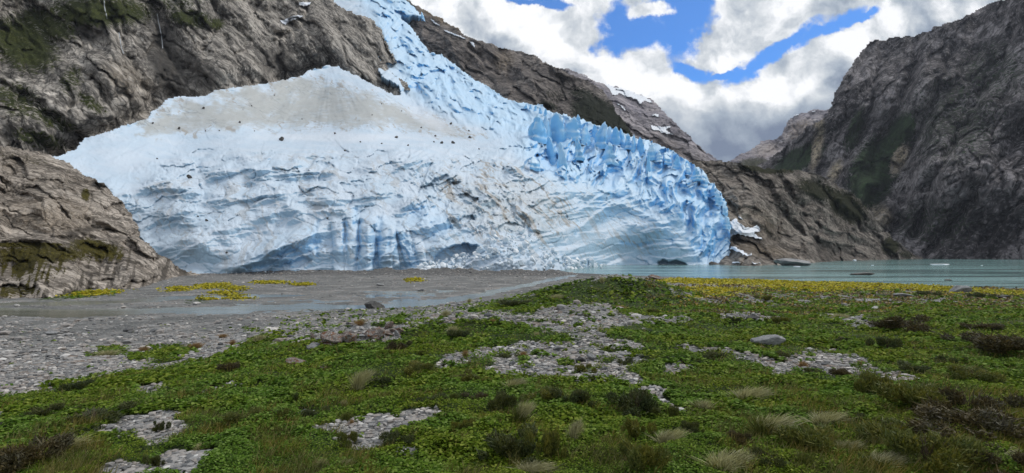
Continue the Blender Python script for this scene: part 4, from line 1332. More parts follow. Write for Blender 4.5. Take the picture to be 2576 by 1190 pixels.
CHANNELS = [(_chan([(-300, 782), (0, 782), (300, 784), (560, 776), (760, 770), (940, 770), (1080, 765), (1180, 748), (1290, 724), (1390, 704), (1440, 692)]), 2.3, .38),
            (_chan([(-300, 792), (0, 790), (200, 790)]), 3.0, .34),
            (_chan([(400, 749), (560, 746), (700, 744)]), 2.4, .33), (_chan([(420, 778), (560, 783), (700, 775), (800, 772)]), 2.0, .3),
            (_chan([(0, 765), (200, 762), (380, 755)]), 3.0, .25)]


def ground_z(x, Y, detail=True):
    a = x / Y; l = np.log(Y)
    z = G_TPS(np.clip(a, -1.35, 1.35), l)
    dx = a * F + CX
    # mounds
    z = z + 2.3 * np.exp(-((x - 9.0) / 9.0) ** 2 - ((Y - 62) / 7.0) ** 2) + 1.5 * np.exp(-((x - 16) / 7.0) ** 2 - ((Y - 62) / 6.0) ** 2)
    z = z + 1.0 * np.exp(-((x - 5.2) / 3.2) ** 2 - ((Y - 38) / 4.0) ** 2) + .5 * np.exp(-((x - 1.5) / 3.0) ** 2 - ((Y - 37) / 3.0) ** 2)
    z = z + 0.8 * np.exp(-((x + 8.5) / 3.0) ** 2 - ((Y - 31) / 2.5) ** 2) + 0.7 * np.exp(-((x + 3.6) / 3) ** 2 - ((Y - 34) / 3.0) ** 2)
    # moraine bank at the foot of the ice
    Yr = 186 + 8 * perlin(x / 40, x * 0, 31)
    mor = np.exp(-((Y - Yr) / 7.0) ** 2) * sstep(-112, -96, x) * (1 - sstep(14, 24, x))
    z = z + (1.2 + 1.0 * fbm(x / 10, Y / 30, 4, 33, .6)) * mor
    # braided channels on the river flat
    on_flat = sstep(1.0, .7, z)
    for pts, wd_, dp in CHANNELS:
        dd = seg_dist(pts, x + 1.2 * perlin(x / 7, Y / 7, 37), Y + 1.6 * perlin(x / 11, Y / 9, 38))
        z = z - dp * np.exp(-(dd / wd_) ** 2) * on_flat
    # lake bed
    sh = np.interp(x, [p[0] for p in SHORE], [p[1] for p in SHORE], left=1000)
    wl = sstep(-6, 10, (Y - sh) + 2.5 * perlin(x / 9, Y / 9, 35))
    z = z * (1 - wl) + (-1.5) * wl
    z = np.where(Y > 260, z - 3 * sstep(260, 300, Y), z)
    if detail:
        near = 1 - sstep(60, 120, Y)
        z = z + near * (0.10 * fbm(x / 2.3, Y / 2.3, 3, 41) + 0.30 * perlin(x / 7.5, Y / 7.5, 45) * sstep(12, 26, Y)) * sstep(0.4, 1.4, z)
        flat = sstep(80, 120, Y)
        z = z + .06 * flat * (1 - wl) + (0.07 + .0 * x) * fbm(x / 9, Y / 7, 3, 43) * (1 - wl) * (z < 1.5)
        z = z + 0.05 * fbm(x / 1.3, Y / 1.6, 2, 47) * (1 - flat)
    return z


GREEN_MAIN = [(-400, 1250), (-400, 1040), (0, 1000), (110, 975), (230, 955), (420, 925), (520, 905), (600, 880), (700, 868), (770, 860), (850, 872), (960, 862), (1010, 850), (1015, 826), (1080, 815), (1170, 806), (1260, 800), (1300, 780),
              (1220, 780), (1250, 760), (1310, 745), (1400, 715), (1500, 700), (1600, 702), (1680, 712), (1700, 740), (1800, 765), (2100, 765), (2576, 768), (3000, 770), (3000, 1250)]
GRAVELS = [
    [(775, 1075), (830, 1060), (880, 1045), (1000, 1032), (1100, 1025), (1098, 1045), (1040, 1062), (1010, 1085), (1000, 1105), (1015, 1128), (1080, 1150), (1020, 1156), (990, 1128), (940, 1128), (890, 1130), (850, 1105)],
    [(1090, 915), (1150, 888), (1190, 880), (1240, 868), (1300, 862), (1400, 865), (1500, 872), (1590, 888), (1655, 908), (1640, 918), (1590, 918), (1570, 935), (1600, 955), (1660, 975), (1680, 1005), (1745, 1032),
     (1700, 1042), (1665, 1025), (1620, 990), (1560, 968), (1500, 958), (1440, 962), (1350, 948), (1270, 942), (1215, 930), (1230, 915), (1262, 900), (1180, 905), (1150, 930), (1115, 930)],
    [(1205, 800), (1260, 792), (1330, 790), (1400, 775), (1450, 765), (1520, 765), (1560, 788), (1620, 798), (1750, 798), (1720, 812), (1600, 812), (1540, 826), (1520, 848), (1600, 862), (1640, 874), (1500, 872), (1400, 862), (1450, 850), (1400, 842), (1340, 824), (1280, 812)],
    [(1700, 865), (1780, 868), (1850, 885), (1960, 900), (2040, 882), (2110, 885), (2170, 900), (2200, 925), (2280, 950), (2340, 962), (2280, 966), (2200, 962), (2120, 948), (2020, 940), (1930, 942), (1925, 915), (1830, 898), (1740, 880)],
    [(1670, 922), (1720, 912), (1748, 925), (1720, 940), (1690, 942)],
    [(2060, 790), (2120, 792), (2180, 800), (2215, 818), (2235, 834), (2190, 828), (2130, 812), (2080, 802)],
    [(1780, 780), (1900, 788), (1960, 800), (1900, 806), (1800, 796)],
    [(180, 1105), (240, 1082), (330, 1045), (425, 1025), (460, 1045), (470, 1080), (430, 1105), (370, 1120), (340, 1095), (270, 1100)],
    [(250, 1185), (300, 1160), (380, 1165), (440, 1135), (560, 1140), (500, 1170), (480, 1200), (240, 1210)],
    [(330, 985), (370, 972), (425, 958), (428, 970), (380, 988)],
    [(490, 988), (560, 970), (600, 958), (605, 966), (550, 984)],
    [(-60, 1040), (15, 1045), (20, 1070), (-60, 1080)], [(0, 1000), (60, 985), (130, 975), (120, 985), (40, 1002)],
    [(730, 1035), (790, 1030), (800, 1040), (760, 1048)],
]
GREEN_ISLES = [(400, 893, 95, 20, -8), (270, 886, 60, 12, -5), (650, 862, 70, 18, -18), (995, 806, 42, 13, -5), (1215, 776, 45, 14, 0), (640, 832, 20, 6, 0), (200, 742, 130, 9, -4), (500, 756, 30, 5, 0),
               (860, 880, 60, 24, 0), (1545, 732, 150, 34, 0)]
YELLOW = [(1750, 708, 110, 7, 1), (1950, 713, 170, 9, 2), (2150, 719, 190, 10, 2), (2380, 729, 170, 8, 3), (2540, 738, 100, 6, 2), (2030, 728, 120, 6, 2), (1800, 730, 100, 8, 2), (1760, 745, 80, 8, 0),
          (230, 738, 80, 6, -3), (445, 728, 40, 7, -3), (530, 720, 50, 7, -3), (590, 726, 34, 6, 0), (600, 750, 36, 6, 0), (520, 752, 25, 4, 0), (680, 711, 45, 4, 0), (760, 716, 30, 4, 0), (1042, 705, 26, 5, 0), (560, 738, 40, 4, 0)]


def ground_masks(x, Y, z):
    dx = x / Y * F + CX
    dy = HZ + (CAMH - z) / Y * F
    jx = dx + 24 * fbm(x / 1.7, Y / 1.7, 4, 61, .65); jy = dy + 9 * fbm(x / 1.7 + 7, Y / 1.7, 4, 62, .65)
    g = poly_soft(GREEN_MAIN, jx, jy, 4)
    g = np.where(Y < 8, 1.0, g)
    for pl in GRAVELS:
        g = g * (1 - poly_soft(pl, jx, jy, 3))
    for b in GREEN_ISLES:
        g = np.maximum(g, blob(jx, jy, *b, inner=0.7))
    tuft = sstep(.40, .52, fbm(x / .9, Y / .9, 3, 64, .6))
    g = np.maximum(g, .9 * tuft * (dx > 700) * (dy > 770))
    far = sstep(1650, 1720, dx) * sstep(40, 62, Y)
    patch = sstep(-0.1, 0.35, fbm(x / 3.2, Y / 5, 4, 66, .65))
    g = g * (1 - far * (0.3 + 0.55 * patch))
    strip = sstep(1640, 1720, dx) * (dy > 722) * (dy < 775) * sstep(0.0, .25, fbm(x / 2.6, Y / 3.4, 4, 67, .65))
    g = np.maximum(g, strip)
    yel = 0 * x
    for b in YELLOW:
        yel = np.maximum(yel, blob(dx + 6 * fbm(x / 3, Y / 3, 2, 68), dy, *b, inner=0.3))
    wet = np.maximum(sstep(1.3, .7, z), .9 * (Y > 150)) * (1 - g)
    return np.clip(g, 0, 1), yel * 0.9, np.clip(wet, 0, 1), dx, dy


def build_ground():
    A = np.concatenate([np.linspace(-3.0, -1.35, 90)[:-1], np.linspace(-1.35, 1.35, 900), np.linspace(1.35, 3.0, 90)[1:]])
    Ls = np.concatenate([np.linspace(math.log(1.2), math.log(8), 40)[:-1], np.linspace(math.log(8), math.log(60), 420)[:-1], np.linspace(math.log(60), math.log(340), 260)])
    a, l = np.meshgrid(A, Ls)
    Y = np.exp(l); x = a * Y
    z = ground_z(x, Y)
    h, wd = x.shape
    idx = np.arange(h * wd).reshape(h, wd)
    q = np.stack([idx[:-1, :-1].ravel(), idx[:-1, 1:].ravel(), idx[1:, 1:].ravel(), idx[1:, :-1].ravel()], -1)
    V = np.stack([x.ravel(), Y.ravel(), z.ravel()], -1)
    me = new_mesh('ground', V, q)
    g, ye, wet, _, _ = ground_masks(x.ravel(), Y.ravel(), z.ravel())
    add_masks(me, np.stack([g, ye, wet, np.ones_like(g)], -1))
    link('ground', me, M['ground'], kind='structure')
    # wide sheet under everything, out to the horizon and behind the viewer
    R = 2450
    me = new_mesh('valley_floor', [(-R, -R, -4), (R, -R, -4), (R, R, -4), (-R, R, -4)], [(0, 1, 2, 3)])
    add_masks(me, np.array([(0, 0, 0, 1)] * 4))
    link('valley_floor', me, M['ground'], kind='structure')
    # ground behind the viewer
    n = 60
    gx, gy = np.meshgrid(np.linspace(-60, 60, n), np.linspace(-60, 1.3, n))
    gz = 3.9 + .25 * fbm(gx / 9, gy / 9, 3, 91) - 0.12 * (np.abs(gx) > abs(1.2) * 1.35)
    id2 = np.arange(n * n).reshape(n, n)
    me = new_mesh('ground_behind', np.stack([gx.ravel(), gy.ravel(), gz.ravel()], -1), np.stack([id2[:-1, :-1].ravel(), id2[:-1, 1:].ravel(), id2[1:, 1:].ravel(), id2[1:, :-1].ravel()], -1))
    add_masks(me, np.tile([1, 0, 0, 1], (n * n, 1)))
    link('ground_behind', me, M['ground'], kind='structure')


build_ground()


def water_sheet(name, x0, x1, y0, y1, z, mat, n=2):
    gx, gy = np.meshgrid(np.linspace(x0, x1, n), np.linspace(y0, y1, n))
    id2 = np.arange(n * n).reshape(n, n)
    me = new_mesh(name, np.stack([gx.ravel(), gy.ravel(), 0 * gx.ravel() + z], -1), np.stack([id2[:-1, :-1].ravel(), id2[:-1, 1:].ravel(), id2[1:, 1:].ravel(), id2[1:, :-1].ravel()], -1))
    link(name, me, mat, kind='structure')


water_sheet('lake', 5, 2400, 60, 2400, 0.0, M['lake'])
water_sheet('river', -180, 22, 34, 182, 0.36, M['river'])


def hit(dx, dy):
    """first ground point seen in a surveyed direction"""
    Ys = np.exp(np.linspace(math.log(7.5), math.log(330), 1400))
    a = (dx - CX) / F
    zr = CAMH - (dy - HZ) / F * Ys
    zg = ground_z(a * Ys, Ys)
    k = np.argmax(zg >= zr)
    if zg[k] < zr[k]:
        k = len(Ys) - 1
    Y = Ys[k]
    return Vector((a * Y, Y, float(zg[k])))


# ------------------------------------------------------------------ scattered stuff
def polys_at(C, N1, N2, size, shape):
    """one small polygon per point: centre C, in-plane axes N1, N2"""
    k = len(shape)
    S = np.array(shape, float)
    V = C[:, None, :] + size[:, None, None] * (S[None, :, 0:1] * N1[:, None, :] + S[None, :, 1:2] * N2[:, None, :])
    V[:, :, 2] += size[:, None] * S[None, :, 2]
    return V.reshape(-1, 3), np.arange(len(C) * k).reshape(-1, k)


def rand_frames(n, tilt):
    th = rng.uniform(0, 2 * np.pi, n); ph = np.abs(rng.normal(0, tilt, n))
    nrm = np.stack([np.cos(th) * np.sin(ph), np.sin(th) * np.sin(ph), np.cos(ph)], -1)
    t = rng.normal(size=(n, 3))
    a = np.cross(nrm, t); a /= np.linalg.norm(a, axis=1)[:, None]
    b = np.cross(nrm, a)
    return a, b


def scatter(n, a0, a1, v0, v1):
    """points over the foreground, thinning with distance"""
    a = rng.uniform(a0, a1, n); v = rng.uniform(v0, v1, n)
    # survey angle -> distance via mean ground profile
    Ys = np.exp(np.linspace(math.log(7), math.log(125), 500))
    vv = 4.4 / Ys
    Y = np.interp(v, vv[::-1], Ys[::-1])
    return a * Y, Y


def build_cover():
    x, Y = scatter(680000, -1.5, 1.5, 0.045, 0.52)
    z = ground_z(x, Y)
    g, ye, wet, dx, dy = ground_masks(x, Y, z)
    keep = (g + 0.5 * fbm(x / .8, Y / .8, 3, 71) > 0.45) & (z > .5)
    x, Y, z = x[keep], Y[keep], z[keep]
    n = len(x)
    lump = fbm(x / 0.9, Y / 0.9, 3, 73)
    size = np.maximum(0.024, 0.0027 * Y) * rng.uniform(.6, 1.25, n) * (1 + .75 * perlin(x / 3, Y / 3, 74))
    z = z + 0.04 + 0.13 * np.clip(lump, -.4, 1) + .10 * np.clip(perlin(x / 2.6, Y / 2.6, 77), 0, 1) + rng.uniform(-0.03, .07, n) * (1 + Y / 60)
    a, b = rand_frames(n, 0.55)
    shape = [(-.2, -1, -.1), (.75, -.65, .1), (1, .2, .15), (.35, 1, .05), (-.6, .85, .1), (-1, -.1, .12)]
    V, Fc = polys_at(np.stack([x, Y, z], -1), a, b, size, shape)
    link('ground_cover', new_mesh('ground_cover', V, Fc, False), M['cover'], kind='stuff', label='low green leafy ground cover spread over the foreground', cat='ground cover')


build_cover()


def stone_proto(seed, sub=1):
    bm = bmesh.new()
    bmesh.ops.create_icosphere(bm, subdivisions=sub, radius=1.0)
    V = np.array([v.co[:] for v in bm.verts]); Fc = np.array([[v.index for v in f.verts] for f in bm.faces])
    bm.free()
    r = np.random.default_rng(seed)
    for _ in range(5):       # chop flat facets
        nrm = r.normal(size=3); nrm /= np.linalg.norm(nrm); dlim = r.uniform(.5, .85)
        over = V @ nrm - dlim
        V = V - np.outer(np.clip(over, 0, None), nrm)
    V *= r.uniform(.7, 1.2, 3) * np.array([1, 1, .75])
    return V, Fc


def merge_stones(name, C, size, mat, label, cat, sub=1, flat=1.0):
    protos = [stone_proto(400 + i, sub) for i in range(10)]
    VV, FF = [], []; off = 0
    which = rng.integers(0, 10, len(C)); ang = rng.uniform(0, 6.28, len(C))
    for k, (V, Fc) in enumerate(protos):
        m = which == k
        n = int(m.sum())
        if not n:
            continue
        c, s = np.cos(ang[m])[:, None], np.sin(ang[m])[:, None]
        X = V[None, :, 0] * c - V[None, :, 1] * s; Yv = V[None, :, 0] * s + V[None, :, 1] * c
        Z = np.repeat(V[None, :, 2] * flat, n, 0)
        W = np.stack([X, Yv, Z], -1) * size[m][:, None, None] + C[m][:, None, :]
        VV.append(W.reshape(-1, 3))
        FF.append((Fc[None] + (np.arange(n) * len(V))[:, None, None]).reshape(-1, 3) + off)
        off += n * len(V)
    link(name, new_mesh(name, np.concatenate(VV), np.concatenate(FF), False), mat, kind='stuff', label=label, cat=cat)


def build_gravel():
    x, Y = scatter(185000, -1.4, 1.4, 0.055, 0.50)
    z = ground_z(x, Y)
    g, ye, wet, dx, dy = ground_masks(x, Y, z)
    dens = np.where(dx > 1650, .9, 1.0)
    near = (1 - sstep(34, 52, Y) * .55) * (.35 + .65 * sstep(-.3, .3, fbm(x / 2, Y / 2, 3, 76)))
    keep = (g < .45) & (z > .42) & (rng.uniform(0, 1, len(x)) < near * dens * np.where(dx < 900, .75, 1))
    x, Y, z = x[keep], Y[keep], z[keep]
    size = (0.018 + 0.0018 * Y) * np.exp(np.clip(np.abs(rng.normal(0, .62, len(x))), 0, 1.35) - .25)
    bank = sstep(26, 32, Y) * (1 - sstep(52, 60, Y)) * (rng.uniform(0, 1, len(x)) < .12)
    size = size * (1 + .9 * bank)
    merge_stones('gravel', np.stack([x, Y, z + size * .2], -1), size, M['gravel'], 'grey gravel and cobbles between the green patches', 'gravel', 1, .8)


build_gravel()


def build_flat_stones():
    n = 14000
    x = rng.uniform(-120, 24, n); Y = np.exp(rng.uniform(math.log(48), math.log(195), n))
    Y = np.where(rng.uniform(0, 1, n) < .3, rng.uniform(174, 192, n), Y)
    z = ground_z(x, Y)
    keep = (z > .3) & (x / Y > -1.1)
    x, Y, z = x[keep], Y[keep], z[keep]
    size = (0.03 + 0.0009 * Y) * np.exp(rng.normal(0, .45, len(x)))
    merge_stones('river_stones', np.stack([x, Y, z + size * .1], -1), size, M['gravel'], 'scattered stones over the grey river flat', 'stones', 1, .6)


build_flat_stones()


def build_heath():
    """low brown and olive heath mixed into the stony shore, and loose grass blades over the near turf"""
    n = 60000
    a = rng.uniform(.26, 1.15, n); Y = np.exp(rng.uniform(math.log(42), math.log(112), n)); x = a * Y
    z = ground_z(x, Y)
    k = (fbm(x / 3.5, Y / 3.5, 4, 83) > .12) & (z > .35)
    x, Y, z = x[k], Y[k], z[k]; n = len(x)
    size = .0016 * Y * rng.uniform(.5, 1.6, n)
    p, q = rand_frames(n, .9)
    V, Fc = polys_at(np.stack([x, Y, z + rng.uniform(.02, .22, n)], -1), p, q, size, [(-1, -.5, 0), (.2, -1, .1), (1, .1, 0), (.3, 1, .1), (-.8, .6, 0)])
    link('heath', new_mesh('heath', V, Fc, False), M['heath'], kind='stuff', label='brown and olive heath mixed with stones behind the green flat', cat='heath')
    x, Y = scatter(185000, -1.4, 1.4, .07, .52)
    z = ground_z(x, Y)
    g, ye, wet, dx, dy = ground_masks(x, Y, z)
    k = (g > .5) & (fbm(x / 2.2, Y / 2.2, 4, 85, .6) + .25 * sstep(1500, 2200, dx) > .22)
    x, Y, z = x[k], Y[k], z[k]; n = len(x)
    B = np.stack([x, Y, z], -1)
    h = rng.uniform(.10, .34, n)
    T = B + np.stack([h * rng.normal(.25, .35, n), h * rng.normal(0, .35, n), h], -1)
    V, Fc = blades(B, T, np.maximum(.004, .00035 * Y), .05)
    link('loose_grass', new_mesh('loose_grass', V, Fc, False), M['thin_grass'], kind='stuff', label='thin grass blades rising through the green ground cover', cat='grass')


def build_yellow():
    pts = []
    for (cx, cy, rx, ry, an) in YELLOW:
        n = int(rx * 46)
        u = rng.normal(0, .42, n); v = rng.normal(0, .42, n)
        dx = cx + rx * u; dy = cy + ry * v + math.tan(math.radians(an)) * rx * u
        pts.append(np.stack([dx, dy], -1))
    P = np.concatenate(pts)
    P = P[(P[:, 1] > 690)]
    # distance on the flat shore
    a = (P[:, 0] - CX) / F
    Yk = 7.3 * F / (P[:, 1] - HZ)
    for _ in range(4):
        Yk = np.clip((CAMH - np.clip(ground_z(a * Yk, Yk), 0, 3)) * F / (P[:, 1] - HZ), 50, 175)
    out = [np.stack([a * Yk, Yk, ground_z(a * Yk, Yk)], -1)]
    C = np.concatenate(out)
    C = C[C[:, 2] > .1]
    keep = fbm(C[:, 0] / 3.5, C[:, 1] / 2.5, 4, 81, .65) > np.where(C[:, 0] > 25, -.32, -.05)
    C = C[keep]
    n = len(C)
    C[:, 2] += rng.uniform(.02, .22, n)
    size = 0.0021 * C[:, 1] * rng.uniform(.5, 1.3, n)
    a, b = rand_frames(n, .7)
    V, Fc = polys_at(C, a, b, size, [(-1, -.5, 0), (.2, -1, .1), (1, .1, 0), (.3, 1, .1), (-.8, .6, 0)])
    link('yellow_flowers', new_mesh('yellow_flowers', V, Fc, False), M['yellow'], kind='stuff', label='yellow flowering cushion plants along the lake shore and river flat', cat='flowers')


build_yellow()


# ------------------------------------------------------------------ shrubs and grass
def blades(bases, tips, width, bend=0.0):
    """thin curved leaves from base to tip as two quads each"""
    n = len(bases)
    d_ = tips - bases
    side = np.cross(d_, rng.normal(size=(n, 3))); side /= (np.linalg.norm(side, axis=1)[:, None] + 1e-9)
    mid = bases + d_ * .55; mid[:, 2] += np.linalg.norm(d_, axis=1) * bend
    w0 = width[:, None] * side
    V = np.stack([bases - w0 * .6, bases + w0 * .6, mid + w0, tips, mid - w0], 1)
    return V.reshape(-1, 3), np.arange(n * 5).reshape(-1, 5)


def shrub_mesh(seed, n, spread=1.0, upright=0.6, lf=0.07, wdt=0.018):
    r = np.random.default_rng(seed)
    # several lobes
    lobes = r.normal(0, .42, (12, 3)); lobes[:, 2] = r.uniform(.05, .62, 12)
    rad = r.uniform(.12, .36, 12)
    k = r.choice(12, n, p=rad ** 2 / np.sum(rad ** 2))
    dirs = r.normal(size=(n, 3)); dirs /= np.linalg.norm(dirs, axis=1)[:, None]
    rr = rad[k] * r.uniform(.35, 1.0, n) ** .5
    B = lobes[k] * [1.0, 1.0, 1] + dirs * rr[:, None]
    B[:, 2] = np.abs(B[:, 2]) * 1.0
    outd = B - np.array([0, 0, .1]); outd /= np.linalg.norm(outd, axis=1)[:, None]
    dv = outd * (1 - upright) + np.array([0, 0, 1]) * upright + r.normal(0, .45, (n, 3))
    dv /= np.linalg.norm(dv, axis=1)[:, None]
    T = B + dv * (lf * r.uniform(.6, 1.5, n) * np.where(r.uniform(0, 1, n) < .08, 2.8, 1))[:, None]
    V, Fc = blades(B, T, wdt * r.uniform(.6, 1.4, n))
    return new_mesh('shrub', V, Fc, False)


def twig_mesh(seed, n=26):
    r = np.random.default_rng(seed)
    V, Fc = [], []
    for i in range(n):
        a = r.uniform(0, 6.28); t = r.uniform(.1, .55)
        p0 = np.array([r.normal(0, .08), r.normal(0, .08), -.05]); p1 = np.array([t * math.cos(a), t * math.sin(a), r.uniform(.4, .95)])
        s = .012
        b = len(V)
        for p, q in ((p0, s), (p0 * .5 + p1 * .5 + [0, 0, .06], s * .7), (p1, s * .3)):
            V += [p + [q, 0, 0], p + [-q * .5, q * .87, 0], p + [-q * .5, -q * .87, 0]]
        for k in (0, 3):
            for j in range(3):
                Fc.append((b + k + j, b + k + (j + 1) % 3, b + k + 3 + (j + 1) % 3, b + k + 3 + j))
    return new_mesh('branches', np.array(V), Fc, False)


def tussock_mesh(seed, n, spread, lean, wdt=.012, plume=False):
    r = np.random.default_rng(seed)
    a = r.uniform(0, 6.28, n); rr = np.abs(r.normal(0, .10, n))
    B = np.stack([rr * np.cos(a), rr * np.sin(a), np.full(n, -.03)], -1)
    h = r.uniform(.35, 1.0, n) if not plume else r.uniform(.7, 1.15, n)
    sp = np.abs(r.normal(0, spread, n)) * r.uniform(.3, 1.2, n)
    lean = lean * r.uniform(.2, 1.6, n)
    T = B + np.stack([sp * np.cos(a) + lean * h, sp * np.sin(a), h * np.sqrt(np.clip(1 - sp ** 2 * .5, .2, 1))], -1)
    if plume:
        B2 = B + (T - B) * .62
        T2 = T + r.normal(0, .07, (n, 3)) + np.stack([lean * .3, 0 * lean, 0 * lean - .06], -1)
        B2 = B2 + r.normal(0, .03, (n, 3))
        V, Fc = blades(B2, T2, np.full(n, wdt * 1.4), .05)
    else:
        V, Fc = blades(B, T, np.full(n, wdt), .08)
    return new_mesh('grass', V, Fc, False)


build_heath()
SHR = [shrub_mesh(500 + i, 5200, lf=.085, wdt=.014) for i in range(4)]
TWG = [twig_mesh(520 + i) for i in range(2)]
SHR_MAT = {}
for key in ('shrub_dark', 'shrub_olive', 'shrub_brown'):
    SHR_MAT[key] = []
    for m0 in SHR:
        mm = m0.copy(); mm.materials.append(M[key]); SHR_MAT[key].append(mm)
for t_ in TWG:
    t_.materials.append(M['twig'])


def place_shrub(dx, dy, wpx, hpx, kind, label, group):
    p = hit(dx, dy)
    s = p.y / F
    i = random.randrange(4)
    o = link('shrub', None, None, label=label, cat='shrub', group=group)
    link('foliage', SHR_MAT[kind][i], None, o)
    o.location = p
    o.scale = (wpx * s / 1.25, wpx * s / 1.25, hpx * s / .95)
    o.rotation_euler = (0, 0, random.uniform(0, 6.28))
    b = link('branches', TWG[i % 2], None, o)


